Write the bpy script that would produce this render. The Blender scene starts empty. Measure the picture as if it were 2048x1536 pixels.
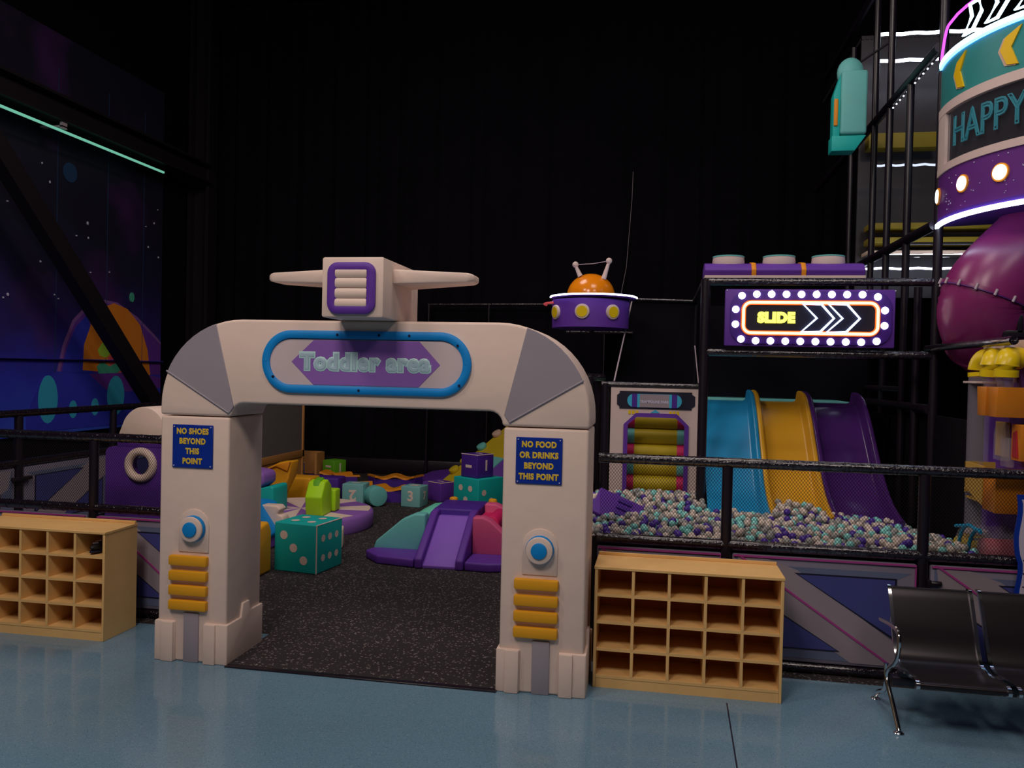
import bpy, bmesh, math, random
import numpy as np
from mathutils import Matrix, Vector
random.seed(7); rng = np.random.default_rng(7)
SC = bpy.context.scene; COL = SC.collection; PI = math.pi

# ------------------------------------------------------------------ camera
cd = bpy.data.cameras.new('camera'); cam = bpy.data.objects.new('camera', cd); COL.objects.link(cam)
cd.sensor_width = 36; cd.sensor_fit = 'HORIZONTAL'; cd.lens = 1626.35/2048*36; cd.clip_end = 200
r_ = (0.98406386, 0.17640558, 0.02234724); d_ = (0.02482514, -0.01185187, -0.99962155); f_ = (-0.17607396, 0.98424621, -0.01604229)
cam.matrix_world = Matrix(((r_[0], -d_[0], -f_[0], 0), (r_[1], -d_[1], -f_[1], 0), (r_[2], -d_[2], -f_[2], 2.0), (0, 0, 0, 1)))
SC.camera = cam
# ------------------------------------------------------------------ world, exposure, hall lamps
w = bpy.data.worlds.new('world'); SC.world = w; w.use_nodes = True
w.node_tree.nodes['Background'].inputs[0].default_value = (0.55, 0.5, 0.7, 1)
w.node_tree.nodes['Background'].inputs[1].default_value = 0.02
SC.view_settings.view_transform = 'Standard'; SC.view_settings.look = 'None'
SC.view_settings.gamma = 1; SC.view_settings.use_curve_mapping = False; SC.view_settings.exposure = 0

def area(name, loc, target, size, power, colour, sy=None):
    l = bpy.data.lights.new(name, 'AREA'); l.energy = power; l.color = colour; l.size = size
    if sy: l.shape = 'RECTANGLE'; l.size_y = sy
    o = bpy.data.objects.new(name, l); COL.objects.link(o); o.location = loc
    o.rotation_euler = (Vector(target)-Vector(loc)).to_track_quat('-Z', 'Y').to_euler()
    return o
area('hall_ceiling_lamp', (-2.2, -0.6, 7.2), (-1.8, 4.5, 0.6), 1.7, 195, (1.0, 0.86, 0.78))
area('hall_ceiling_lamp', (-4.4, 1.8, 7.2), (-2.0, 5.5, 0.3), 1.1, 84, (1.0, 0.86, 0.80))
area('hall_ceiling_lamp', (2.8, 0.2, 7.2), (0.8, 5.5, 0.5), 1.4, 72, (1.0, 0.87, 0.80))
area('play_area_ceiling_lamp', (-3.0, 8.3, 7.4), (-3.2, 9.5, 0), 2.0, 105, (1.0, 0.85, 0.80))
area('play_area_ceiling_lamp', (0.6, 5.2, 7.4), (0.6, 7.6, 0.8), 1.8, 80, (1.0, 0.86, 0.80))

# ------------------------------------------------------------------ materials
K = 0.36
def lin(v):
    v /= 255.0
    return v/12.92 if v <= 0.04045 else ((v+0.055)/1.055)**2.4
def pc(r, g, b, k=None):
    k = k or K
    c = [max(0.0015, lin(v)/k) for v in (r, g, b)]; q = min(1, 0.82/max(c))
    return tuple(v*q for v in c)
MATS = {}
def mat(name, col, rough=0.6, metal=0.0, spec=0.4, bump=0.0, bscale=300, vary=0.0, vscale=4, coat=0.0):
    m = bpy.data.materials.new(name); m.use_nodes = True; nt = m.node_tree; b = nt.nodes['Principled BSDF']
    b.inputs['Base Color'].default_value = (*col, 1); b.inputs['Roughness'].default_value = rough
    b.inputs['Metallic'].default_value = metal; b.inputs['Specular IOR Level'].default_value = spec
    b.inputs['Coat Weight'].default_value = coat
    tc = nt.nodes.new('ShaderNodeTexCoord')
    if vary > 0:
        n = nt.nodes.new('ShaderNodeTexNoise'); n.inputs['Scale'].default_value = vscale; n.inputs['Detail'].default_value = 5
        nt.links.new(tc.outputs['Object'], n.inputs['Vector'])
        mx = nt.nodes.new('ShaderNodeMix'); mx.data_type = 'RGBA'
        mx.inputs[6].default_value = (*[c*(1-vary) for c in col], 1); mx.inputs[7].default_value = (*[min(.95, c*(1+vary)) for c in col], 1)
        nt.links.new(n.outputs['Fac'], mx.inputs[0]); nt.links.new(mx.outputs[2], b.inputs['Base Color'])
    if bump > 0:
        n2 = nt.nodes.new('ShaderNodeTexNoise'); n2.inputs['Scale'].default_value = bscale; n2.inputs['Detail'].default_value = 3
        nt.links.new(tc.outputs['Object'], n2.inputs['Vector'])
        bp = nt.nodes.new('ShaderNodeBump'); bp.inputs['Strength'].default_value = bump; bp.inputs['Distance'].default_value = 0.01
        nt.links.new(n2.outputs['Fac'], bp.inputs['Height']); nt.links.new(bp.outputs[0], b.inputs['Normal'])
    MATS[name] = m; return m
def emit(name, col, s):
    m = bpy.data.materials.new(name); m.use_nodes = True; b = m.node_tree.nodes['Principled BSDF']
    b.inputs['Base Color'].default_value = (*[c*.5 for c in col], 1)
    b.inputs['Emission Color'].default_value = (*col, 1); b.inputs['Emission Strength'].default_value = s
    MATS[name] = m; return m
def clear(name, col, t, rough=0.05):
    m = bpy.data.materials.new(name); m.use_nodes = True; nt = m.node_tree; b = nt.nodes['Principled BSDF']
    b.inputs['Base Color'].default_value = (*col, 1); b.inputs['Roughness'].default_value = rough
    b.inputs['Alpha'].default_value = t; MATS[name] = m; return m

def soft(name, rgb, **k): return mat(name, pc(*rgb), **{**dict(rough=0.55, spec=0.35, bump=0.12, bscale=14, vary=0.05, vscale=3), **k})
soft('white_vinyl', (147, 131, 122), bump=0.55, bscale=5, rough=0.5)
soft('grey_vinyl', (98, 92, 98), bump=0.22, bscale=6)
soft('sign_grey', (132, 120, 122), bump=0.02)
soft('purple_vinyl', (60, 30, 100)); soft('mid_purple', (84, 54, 126)); soft('deep_purple', (44, 20, 90)); soft('violet_lilac', (90, 60, 116))
soft('blue_vinyl', (2, 86, 138)); soft('teal_vinyl', (8, 112, 108)); soft('aqua_vinyl', (66, 118, 116)); soft('pale_aqua', (76, 118, 118))
soft('mint_vinyl', (68, 136, 118)); soft('green_vinyl', (112, 148, 12)); soft('cube_green', (62, 112, 20)); soft('yellow_vinyl', (160, 112, 16))
soft('ramp_yellow', (124, 108, 18)); soft('pink_vinyl', (136, 52, 84)); soft('hot_pink', (136, 18, 62)); soft('orange_vinyl', (164, 102, 18))
soft('royal_blue', (36, 58, 110)); soft('print_white', (150, 134, 126), bump=0); soft('tub_white', (136, 122, 118))
soft('cubby_wood', (150, 120, 76), rough=0.4, vary=0.10, vscale=9, bump=0)
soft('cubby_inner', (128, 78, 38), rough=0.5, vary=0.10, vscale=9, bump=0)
soft('plywood', (128, 88, 46), bump=0)
mat('black_cloth', (0.0045, 0.0035, 0.0065), 0.9, spec=0.1, bump=0.3, bscale=2, vary=0.35, vscale=1.2)
mat('black_steel', (0.012, 0.009, 0.012), 0.5, spec=0.3)
mat('dark_pad', (0.010, 0.006, 0.012), 0.35, spec=0.5, bump=0.2, bscale=8)
mat('black_plastic', (0.012, 0.008, 0.014), 0.3, spec=0.6)
m = mat('taped_pipe', (0.012, 0.008, 0.014), 0.13, spec=0.9, bump=1.0, bscale=42, coat=0.6)
mat('net_cord', (0.012, 0.011, 0.012), 0.8, spec=0.1)
mat('slide_blue', pc(16, 86, 120), 0.28, spec=0.5, bump=0.03, bscale=5)
mat('slide_yellow', pc(134, 98, 20), 0.28, spec=0.5, bump=0.03, bscale=5)
mat('slide_purple', pc(42, 18, 64), 0.2, spec=0.5, bump=0.03, bscale=5)
mat('tube_purple', pc(80, 22, 60), 0.3, spec=0.5)
mat('dome_orange', pc(176, 100, 10), 0.18, spec=0.5)
mat('chrome', (0.75, 0.75, 0.78), 0.12, metal=1.0)
mat('cup_yellow', pc(166, 142, 12), 0.3)
mat('bracket_grey', pc(110, 100, 106), 0.4)
mat('drum_red', pc(110, 18, 28), 0.35)
mat('ring_blue', pc(14, 98, 128), 0.35)
mat('cream_board', pc(128, 108, 96), 0.5)
mat('sign_blue', pc(6, 28, 96), 0.35); mat('sign_yellow', pc(160, 134, 36), 0.5)
mat('poster_white', pc(125, 118, 130), 0.4); mat('ink', (0.01, 0.01, 0.03), 0.5)
mat('perforated_black', (0.02, 0.015, 0.018), 0.30, metal=0.4, spec=0.5)
mat('seat_edge', pc(90, 75, 76), 0.35)
mat('letter_pale', pc(112, 130, 138), 0.35); mat('letter_rim', pc(140, 168, 168), 0.35); mat('letter_gap', pc(48, 86, 98), 0.4)
mat('screw_dark', (0.01, 0.01, 0.04), 0.4)
mat('ball_white', pc(136, 126, 118), 0.35); mat('ball_grey', pc(98, 98, 96), 0.3)
mat('ball_teal', pc(84, 136, 132), 0.35); mat('ball_purple', pc(48, 28, 100), 0.35)
mat('tower_purple', pc(62, 26, 82), 0.4, vary=0.25, vscale=2); mat('tower_green', pc(26, 84, 84), 0.4, vary=0.3, vscale=2)
mat('chevron_yellow', pc(150, 122, 8), 0.4)
mat('panel_grey', pc(78, 74, 86), 0.5, vary=0.06, vscale=3); mat('panel_light', pc(94, 86, 92), 0.5, vary=0.06, vscale=3)
mat('panel_blue', pc(40, 42, 86), 0.5, vary=0.2, vscale=2); mat('panel_bluegrey', pc(62, 68, 88), 0.5, vary=0.1); mat('panel_magenta', pc(104, 36, 86), 0.5)
mat('mesh_grey', pc(66, 62, 62), 0.8); mat('planet_blue', pc(18, 36, 62), 0.6)
mat('mural_orange', pc(170, 98, 28), 0.6, vary=0.2, vscale=1.5); mat('mural_violet', pc(66, 32, 100), 0.6, vary=0.2, vscale=1.5)
mat('mural_teal', pc(34, 112, 136), 0.6); mat('mural_red', pc(150, 56, 62), 0.6); mat('mural_green', pc(108, 140, 40), 0.6)
mat('mural_body', pc(30, 34, 120), 0.6, vary=0.3, vscale=1); mat('star_white', pc(150, 150, 170), 0.6); mat('mural_line', pc(84, 54, 100), 0.6)
mat('mural_leaf', pc(44, 112, 92), 0.6)
mat('corrugated_grey', (0.055, 0.048, 0.052), 0.35, metal=0.3); mat('olive_pad', pc(92, 80, 20), 0.5); mat('cream_pad', pc(150, 132, 118), 0.5)
mat('shoe_black', (0.01, 0.01, 0.012), 0.5)
emit('led_white', (0.72, 0.80, 1.0), 7); emit('led_blue', (0.12, 0.42, 1.0), 5); emit('neon_magenta', (0.62, 0.07, 0.95), 1.9)
emit('neon_ice', (0.45, 0.80, 1.0), 6); emit('orange_halo', (0.95, 0.13, 0.01), 0.9); emit('neon_core', (1.0, 0.55, 0.25), 3.2); emit('neon_yellow', (0.95, 0.90, 0.10), 2.2)
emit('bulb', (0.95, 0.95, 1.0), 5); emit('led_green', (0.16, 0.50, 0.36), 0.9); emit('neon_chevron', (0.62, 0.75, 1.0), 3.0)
emit('neon_pink', (1.0, 0.12, 0.14), 0.28); emit('spark', (0.8, 0.85, 1.0), 2.0); emit('led_dim', (0.62, 0.70, 0.95), 1.2)
mat('neon_off', pc(30, 84, 96), 0.4)
mat('amber_box', pc(136, 80, 16), 0.35); mat('tray_yellow', pc(124, 98, 40), 0.4)
clear('clear_plastic', (0.55, 0.52, 0.62), 0.22); clear('clear_pane', (0.3, 0.27, 0.35), 0.12); clear('tower_glass', (0.05, 0.05, 0.07), 0.22)

def speckle(name, base, spot, scale, thr, rough, spec, spot2=None, vary=0.12):
    m = bpy.data.materials.new(name); m.use_nodes = True; nt = m.node_tree; b = nt.nodes['Principled BSDF']
    tc = nt.nodes.new('ShaderNodeTexCoord'); v = nt.nodes.new('ShaderNodeTexVoronoi'); v.inputs['Scale'].default_value = scale
    nt.links.new(tc.outputs['Object'], v.inputs['Vector'])
    s = nt.nodes.new('ShaderNodeSeparateColor'); nt.links.new(v.outputs['Color'], s.inputs[0])
    g = nt.nodes.new('ShaderNodeMath'); g.operation = 'GREATER_THAN'; g.inputs[1].default_value = thr; nt.links.new(s.outputs[0], g.inputs[0])
    n = nt.nodes.new('ShaderNodeTexNoise'); n.inputs['Scale'].default_value = 1.3; n.inputs['Detail'].default_value = 6; nt.links.new(tc.outputs['Object'], n.inputs['Vector'])
    mx0 = nt.nodes.new('ShaderNodeMix'); mx0.data_type = 'RGBA'
    mx0.inputs[6].default_value = (*[c*(1-vary) for c in base], 1); mx0.inputs[7].default_value = (*[c*(1+vary) for c in base], 1)
    nt.links.new(n.outputs['Fac'], mx0.inputs[0])
    mx = nt.nodes.new('ShaderNodeMix'); mx.data_type = 'RGBA'; mx.inputs[7].default_value = (*spot, 1)
    nt.links.new(g.outputs[0], mx.inputs[0]); nt.links.new(mx0.outputs[2], mx.inputs[6]); last = mx
    if spot2:
        g2 = nt.nodes.new('ShaderNodeMath'); g2.operation = 'GREATER_THAN'; g2.inputs[1].default_value = 0.93; nt.links.new(s.outputs[1], g2.inputs[0])
        mx2 = nt.nodes.new('ShaderNodeMix'); mx2.data_type = 'RGBA'; mx2.inputs[7].default_value = (*spot2, 1)
        nt.links.new(g2.outputs[0], mx2.inputs[0]); nt.links.new(mx.outputs[2], mx2.inputs[6]); last = mx2
    nt.links.new(last.outputs[2], b.inputs['Base Color']); b.inputs['Roughness'].default_value = rough; b.inputs['Specular IOR Level'].default_value = spec
    MATS[name] = m
speckle('vinyl_floor', pc(64, 86, 100), pc(74, 95, 108), 190, 0.90, 0.12, 0.5, pc(55, 76, 90))
speckle('rubber_floor', (0.032, 0.026, 0.028), (0.20, 0.17, 0.17), 95, 0.93, 0.85, 0.2)

def gradient_mural():
    m = bpy.data.materials.new('mural_space'); m.use_nodes = True; nt = m.node_tree; b = nt.nodes['Principled BSDF']
    g = nt.nodes.new('ShaderNodeNewGeometry'); sx = nt.nodes.new('ShaderNodeSeparateXYZ'); nt.links.new(g.outputs['Position'], sx.inputs[0])
    n = nt.nodes.new('ShaderNodeTexNoise'); n.inputs['Scale'].default_value = 0.9; n.inputs['Detail'].default_value = 4; nt.links.new(g.outputs['Position'], n.inputs['Vector'])
    a = nt.nodes.new('ShaderNodeMath'); a.operation = 'MULTIPLY_ADD'; a.inputs[1].default_value = 1.6; nt.links.new(n.outputs['Fac'], a.inputs[0]); nt.links.new(sx.outputs[2], a.inputs[2])
    mr = nt.nodes.new('ShaderNodeMapRange'); mr.inputs[1].default_value = 1.4; mr.inputs[2].default_value = 5.2; nt.links.new(a.outputs[0], mr.inputs[0])
    cr = nt.nodes.new('ShaderNodeValToRGB'); e = cr.color_ramp.elements
    e[0].position = 0; e[0].color = (*pc(30, 56, 136), 1); e[1].position = 1; e[1].color = (0.006, 0.005, 0.022, 1)
    for p, c in ((0.3, pc(26, 30, 120)), (0.5, pc(24, 14, 66)), (0.75, pc(10, 7, 30))):
        x = e.new(p); x.color = (*c, 1)
    nt.links.new(mr.outputs[0], cr.inputs[0])
    n2 = nt.nodes.new('ShaderNodeTexNoise'); n2.inputs['Scale'].default_value = 0.7; nt.links.new(g.outputs['Position'], n2.inputs['Vector'])
    r2 = nt.nodes.new('ShaderNodeMapRange'); r2.inputs[1].default_value = 0.55; r2.inputs[2].default_value = 0.75; nt.links.new(n2.outputs['Fac'], r2.inputs[0])
    mx = nt.nodes.new('ShaderNodeMix'); mx.data_type = 'RGBA'; mx.inputs[7].default_value = (*pc(42, 14, 56), 1)
    nt.links.new(r2.outputs[0], mx.inputs[0]); nt.links.new(cr.outputs[0], mx.inputs[6]); nt.links.new(mx.outputs[2], b.inputs['Base Color'])
    b.inputs['Roughness'].default_value = 0.7; MATS['mural_space'] = m
gradient_mural()

# ------------------------------------------------------------------ mesh builder
WLOC = {}
def rotz(a, c=(0, 0, 0)): return Matrix.Translation(c) @ Matrix.Rotation(a, 4, 'Z') @ Matrix.Translation([-v for v in c])
def rot(a, ax, c=(0, 0, 0)): return Matrix.Translation(c) @ Matrix.Rotation(a, 4, ax) @ Matrix.Translation([-v for v in c])
class MB:
    def __init__(s): s.v = []; s.f = []; s.m = []; s.names = []
    def mi(s, n):
        if n not in s.names: s.names.append(n)
        return s.names.index(n)
    def raw(s, vs, fs, m, M=None):
        k = len(s.v); i = s.mi(m)
        for p in vs: s.v.append(tuple(M @ Vector(p)) if M is not None else tuple(p))
        for f in fs: s.f.append([k+q for q in f]); s.m.append(i)
        return s
    def frombm(s, bm, m, M=None):
        bm.verts.index_update(); s.raw([v.co[:] for v in bm.verts], [[v.index for v in f.verts] for f in bm.faces], m, M); bm.free(); return s
    def bev(s, bm, b, seg):
        if b > 0: bmesh.ops.bevel(bm, geom=list(bm.edges)+list(bm.verts), offset=b, segments=seg, profile=0.5, affect='EDGES', clamp_overlap=True)
    def box(s, x0, x1, y0, y1, z0, z1, m, b=0.0, seg=2, M=None):
        bm = bmesh.new(); bmesh.ops.create_cube(bm, size=1)
        for v in bm.verts: v.co = Vector(((x0+x1)/2+v.co.x*(x1-x0), (y0+y1)/2+v.co.y*(y1-y0), (z0+z1)/2+v.co.z*(z1-z0)))
        s.bev(bm, b, seg); return s.frombm(bm, m, M)
    def prism(s, poly, a0, a1, ax, m, b=0.0, seg=2, M=None):
        def P(p, a): return (p[0], a, p[1]) if ax == 'Y' else (a, p[0], p[1]) if ax == 'X' else (p[0], p[1], a)
        bm = bmesh.new(); A = [bm.verts.new(P(p, a0)) for p in poly]; B = [bm.verts.new(P(p, a1)) for p in poly]; n = len(poly)
        bm.faces.new(A); bm.faces.new(B[::-1])
        for i in range(n): bm.faces.new((A[i], B[i], B[(i+1) % n], A[(i+1) % n]))
        bmesh.ops.recalc_face_normals(bm, faces=bm.faces)
        if b > 0:
            es = [e for e in bm.edges if e.calc_face_angle(0) > 0.45]
            bmesh.ops.bevel(bm, geom=es, offset=b, segments=seg, profile=0.5, affect='EDGES', clamp_overlap=True)
        return s.frombm(bm, m, M)
    def sweep(s, path, sec, m, closed=False, up=(0, 0, 1), M=None, scales=None, caps=True):
        """sec: list of (a,b) along side/up of each path frame"""
        P = [Vector(p) for p in path]; n = len(P); vs = []; U = Vector(up)
        for i in range(n):
            if closed: t = P[(i+1) % n]-P[i-1]
            else: t = P[min(i+1, n-1)]-P[max(i-1, 0)]
            t.normalize(); sd = t.cross(U)
            if sd.length < 1e-4: sd = t.cross(Vector((1, 0, 0.01)))
            sd.normalize(); u2 = sd.cross(t); k = scales[i] if scales else 1
            for a, b_ in sec: vs.append(P[i]+sd*a*k+u2*b_*k)
        q = len(sec); fs = []
        for i in range(n if closed else n-1):
            j = (i+1) % n
            for c in range(q): d = (c+1) % q; fs.append([i*q+c, i*q+d, j*q+d, j*q+c])
        if not closed and caps: fs.append(list(range(q))[::-1]); fs.append([(n-1)*q+c for c in range(q)])
        return s.raw(vs, fs, m, M)
    def tube(s, path, r, m, n=12, closed=False, M=None, scales=None, up=(0, 0, 1), caps=True):
        return s.sweep(path, [(r*math.cos(2*PI*i/n), r*math.sin(2*PI*i/n)) for i in range(n)], m, closed, up, M, scales, caps)
    def cyl(s, p0, p1, r, m, n=24, b=0.0, r1=None):
        p0 = Vector(p0); p1 = Vector(p1); L = (p1-p0).length; r1 = r if r1 is None else r1
        pr = [(0, 0), (r, 0), (r1, L), (0, L)] if b <= 0 else [(0, 0), (r-b, 0), (r-.3*b, .3*b), (r, b), (r1, L-b), (r1-.3*b, L-.3*b), (r1-b, L), (0, L)]
        M = Matrix.Translation(p0) @ (p1-p0).to_track_quat('Z', 'Y').to_matrix().to_4x4()
        return s.lathe(pr, m, n, M)
    def lathe(s, prof, m, n=32, M=None):
        vs = []; fs = []; idx = []
        for r, z in prof:
            if r < 1e-6: idx.append([len(vs)]*n); vs.append((0, 0, z))
            else:
                k = len(vs); idx.append([k+i for i in range(n)])
                for i in range(n): a = 2*PI*i/n; vs.append((r*math.cos(a), r*math.sin(a), z))
        for a, b in zip(idx, idx[1:]):
            for i in range(n):
                j = (i+1) % n; f = []
                for q in (a[i], a[j], b[j], b[i]):
                    if q not in f: f.append(q)
                if len(f) > 2: fs.append(f)
        return s.raw(vs, fs, m, M)
    def sphere(s, c, r, m, sub=3, sc=(1, 1, 1), M=None):
        bm = bmesh.new(); bmesh.ops.create_icosphere(bm, subdivisions=sub, radius=r)
        for v in bm.verts: v.co = Vector((v.co.x*sc[0]+c[0], v.co.y*sc[1]+c[1], v.co.z*sc[2]+c[2]))
        return s.frombm(bm, m, M)
    def text(s, body, size, m, M, off=0.0, ext=0.001, outline=0.0, sx=1.0, space=1.0, bend=None, line=1.0):
        cu = bpy.data.curves.new('t', 'FONT'); cu.body = body; cu.size = size; cu.align_x = 'CENTER'; cu.align_y = 'CENTER'
        cu.offset = off; cu.extrude = ext; cu.space_character = space; cu.space_line = line; cu.resolution_u = 3
        if outline > 0: cu.fill_mode = 'NONE'; cu.extrude = 0; cu.bevel_depth = outline; cu.bevel_resolution = 1
        o = bpy.data.objects.new('t', cu); COL.objects.link(o); dg = bpy.context.evaluated_depsgraph_get(); dg.update()
        me = bpy.data.meshes.new_from_object(o.evaluated_get(dg))
        vs = [(v.co.x*sx, v.co.y, v.co.z) for v in me.vertices]
        if bend: vs = [bend(*v) for v in vs]
        s.raw(vs, [list(p.vertices) for p in me.polygons], m, M)
        bpy.data.objects.remove(o); bpy.data.curves.remove(cu); bpy.data.meshes.remove(me); return s
    def bold(s, body, size, m, M, r, zs=.35, **k):
        F = M @ Matrix.Diagonal((1, 1, zs, 1))
        s.text(body, size, m, F, ext=r*.98, **k); return s.text(body, size, m, F, outline=r, **k)
    def build(s, name, parent=None, sharp=38, smooth=True):
        A = np.array(s.v); lo = A.min(0); hi = A.max(0); c = Vector(((lo[0]+hi[0])/2, (lo[1]+hi[1])/2, lo[2]))
        me = bpy.data.meshes.new(name); me.from_pydata([tuple(Vector(v)-c) for v in s.v], [], s.f)
        for n in s.names: me.materials.append(MATS[n])
        me.polygons.foreach_set('material_index', s.m); me.update()
        bm = bmesh.new(); bm.from_mesh(me); bmesh.ops.recalc_face_normals(bm, faces=bm.faces); bm.to_mesh(me); bm.free()
        if smooth:
            me.polygons.foreach_set('use_smooth', [True]*len(me.polygons)); me.set_sharp_from_angle(angle=math.radians(sharp))
        o = bpy.data.objects.new(name, me); COL.objects.link(o); o.location = c; WLOC[o.name] = c.copy()
        if parent: attach(o, parent)
        return o
def attach(o, parent):
    o.parent = parent; o.matrix_parent_inverse = Matrix.Translation(-WLOC[parent.name])
FACE = Matrix(((1, 0, 0, 0), (0, 0, -1, 0), (0, 1, 0, 0), (0, 0, 0, 1)))       # text plane -> faces -Y
def facing(x, y, z, roty=0): return Matrix.Translation((x, y, z)) @ Matrix.Rotation(roty, 4, 'Z') @ FACE
def tag(o, label, cat, group=None):
    o['label'] = label; o['category'] = cat
    if group: o['group'] = group
    return o
def thing(name, loc, label, cat, group=None):
    o = bpy.data.objects.new(name, None); COL.objects.link(o); o.location = loc; o.empty_display_size = 0.1; WLOC[o.name] = Vector(loc)
    return tag(o, label, cat, group)
def structure(o, label=None):
    o['kind'] = 'structure'
    if label: o['label'] = label
    return o
def clone(root, loc, label=None, group=None):
    r = root.copy(); COL.objects.link(r); r.location = loc
    if label: r['label'] = label
    if group: r['group'] = group
    for ch in list(root.children):
        c = ch.copy(); COL.objects.link(c); c.parent = r
        for g in ch.children:
            d = g.copy(); COL.objects.link(d); d.parent = c
    return r
def arc(cx, cy, r, a0, a1, n, ry=None):
    return [(cx+r*math.cos(math.radians(a0+(a1-a0)*i/n)), cy+(ry or r)*math.sin(math.radians(a0+(a1-a0)*i/n))) for i in range(n+1)]
def rrect(x0, x1, z0, z1, r, n=6):
    return arc(x1-r, z1-r, r, 0, 90, n)+arc(x0+r, z1-r, r, 90, 180, n)+arc(x0+r, z0+r, r, 180, 270, n)+arc(x1-r, z0+r, r, 270, 360, n)

# ================================================================== room
structure(MB().box(-12, 8, -4, 5.62, -0.1, 0, 'vinyl_floor').build('floor', smooth=False), 'glossy speckled blue vinyl floor')
structure(MB().box(-12, 8, 5.62, 15.4, -0.1, 0.0, 'rubber_floor').box(-2.79, -0.93, 4.975, 5.62, 0.0, 0.008, 'rubber_floor').build('floor', smooth=False), 'black speckled rubber floor of the play area')
structure(MB().box(-2.77, -0.94, 4.925, 4.975, 0.0, 0.010, 'black_plastic', 0.004).build('trim_1'), 'thin black edging strip under the arch')
structure(MB().box(-.004, .004, -1.2, 1.25, 0, .0012, 'ink', M=Matrix.Translation((.44, 3.85, 0)) @ Matrix.Rotation(-.02, 4, 'Z')).build('trim_3'), 'thin dark seam line in the blue floor')
def pleat(x0, x1, y, z0, z1, n, amp):
    b = MB(); vs = []; fs = []
    for i in range(n+1):
        x = x0+(x1-x0)*i/n; yy = y+amp*math.sin(i*1.9)*math.sin(i*0.37)
        vs += [(x, yy, z0), (x, yy, z1)]
    for i in range(n): fs.append([2*i, 2*i+1, 2*i+3, 2*i+2])
    k = len(vs); vs += [(x0, y+.15, z0), (x0, y+.15, z1), (x1, y+.15, z1), (x1, y+.15, z0)]; fs.append([k, k+1, k+2, k+3])
    return b.raw(vs, fs, 'black_cloth')
structure(pleat(-10, 8, 14.8, 0, 9, 220, 0.03).build('wall_back'), 'tall black curtained back wall')
b = MB(); b.box(-10.2, -9.0, -4, 14.95, 0, 9, 'black_cloth')
structure(b.build('wall_left'), 'black left wall')
structure(MB().box(6.6, 6.8, -4, 14.9, 0, 9, 'black_cloth').build('wall_right'))
structure(MB().box(-12, 8, -4.2, 15.2, 9, 9.2, 'black_cloth').build('ceiling'))
structure(MB().box(-9.0, 0.2, 14.60, 14.76, 0.0, 0.30, 'dark_pad', 0.03).build('baseboard_back'), 'black padded strip along the foot of the back wall')

# steelwork on the left wall
o = MB().box(-8.93, -8.86, 14.25, 14.55, 0, 9, 'black_steel').box(-8.56, -8.49, 14.25, 14.55, 0, 9, 'black_steel').box(-8.86, -8.56, 14.38, 14.42, 0, 9, 'black_steel').build('steel_column')
tag(o, 'dark steel I-column standing in the back left corner', 'column')
o = MB().box(-8.72, -8.40, -1, 14.2, 5.74, 5.78, 'black_steel').box(-8.72, -8.40, -1, 14.2, 5.42, 5.46, 'black_steel').box(-8.58, -8.54, -1, 14.2, 5.46, 5.74, 'black_steel').build('steel_beam')
tag(o, 'dark steel beam running along the left wall above the green light strip', 'beam')
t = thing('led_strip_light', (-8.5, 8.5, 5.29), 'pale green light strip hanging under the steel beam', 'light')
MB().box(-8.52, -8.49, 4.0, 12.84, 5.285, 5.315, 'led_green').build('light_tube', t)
MB().box(-8.80, -8.44, 10.32, 10.42, 5.34, 5.36, 'bracket_grey').box(-8.48, -8.44, 10.32, 10.42, 5.32, 5.418, 'bracket_grey').build('bracket', t)
o = MB().sweep([(-8.3, 6.0, 7.75), (-8.3, 9.06, 4.62), (-8.3, 12.45, 1.22), (-8.3, 13.6, 0.05)], [(-.10, -.13), (.10, -.13), (.10, .13), (-.10, .13)], 'black_steel').build('steel_brace')
tag(o, 'black diagonal steel brace leaning across the space mural', 'brace')

# ---- space mural
b = MB(); XM = -8.95; b.box(-8.99, XM, 6.5, 13.5, 0.9, 6.9, 'mural_space'); lay = [XM]
def flat(poly, m):
    lay[0] += 0.0006; x = lay[0]; b.prism(poly, XM-0.001, x, 'X', m)
flat([(10.9, 1.84), (11.01, 2.24), (11.22, 2.64), (11.55, 2.91), (11.84, 3.02), (12.28, 3.0), (12.82, 2.79), (13.32, 2.5), (13.5, 2.38), (13.5, 1.78)], 'mural_line')
flat([(10.97, 1.84), (11.07, 2.22), (11.27, 2.6), (11.58, 2.86), (11.84, 2.97), (12.28, 2.95), (12.80, 2.74), (13.30, 2.45), (13.5, 2.33), (13.5, 1.78)], 'mural_violet')
flat([(11.0, 1.84), (11.10, 2.2), (11.3, 2.55), (11.55, 2.75), (11.75, 2.2), (11.7, 1.82)], 'mural_body')
flat([(11.46, 1.86), (11.48, 2.26), (11.67, 2.67), (11.91, 2.89), (12.19, 2.98), (12.54, 2.91), (12.89, 2.66), (13.11, 2.23), (13.2, 1.78)], 'mural_orange')
flat([(12.05, 2.07), (12.49, 2.29), (12.6, 2.21), (12.5, 1.83), (12.14, 1.82)], 'mural_red')
flat([(11.80, 2.19), (11.92, 2.31), (12.03, 2.61), (12.25, 2.66), (12.33, 2.46), (12.17, 2.28), (12.01, 2.1), (11.86, 2.09)], 'mural_green')
flat(arc(11.98, 2.20, 0.13, 0, 360, 18)[:-1], 'mural_green')
flat([(11.78, 1.92), (11.90, 2.0), (12.1, 1.93), (12.3, 2.0), (12.4, 1.88), (12.2, 1.76), (11.85, 1.78)], 'mural_leaf')
flat([(10.3, 1.2), (10.55, 1.70), (10.94, 1.84), (11.4, 1.79), (12.43, 1.82), (13.5, 1.76), (13.5, 0.95), (10.3, 0.95)], 'mural_body')
flat([(11.6, 1.80), (12.6, 1.83), (13.5, 1.74), (13.5, 1.55), (12.6, 1.50), (12.0, 1.55)], 'mural_violet')
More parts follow.
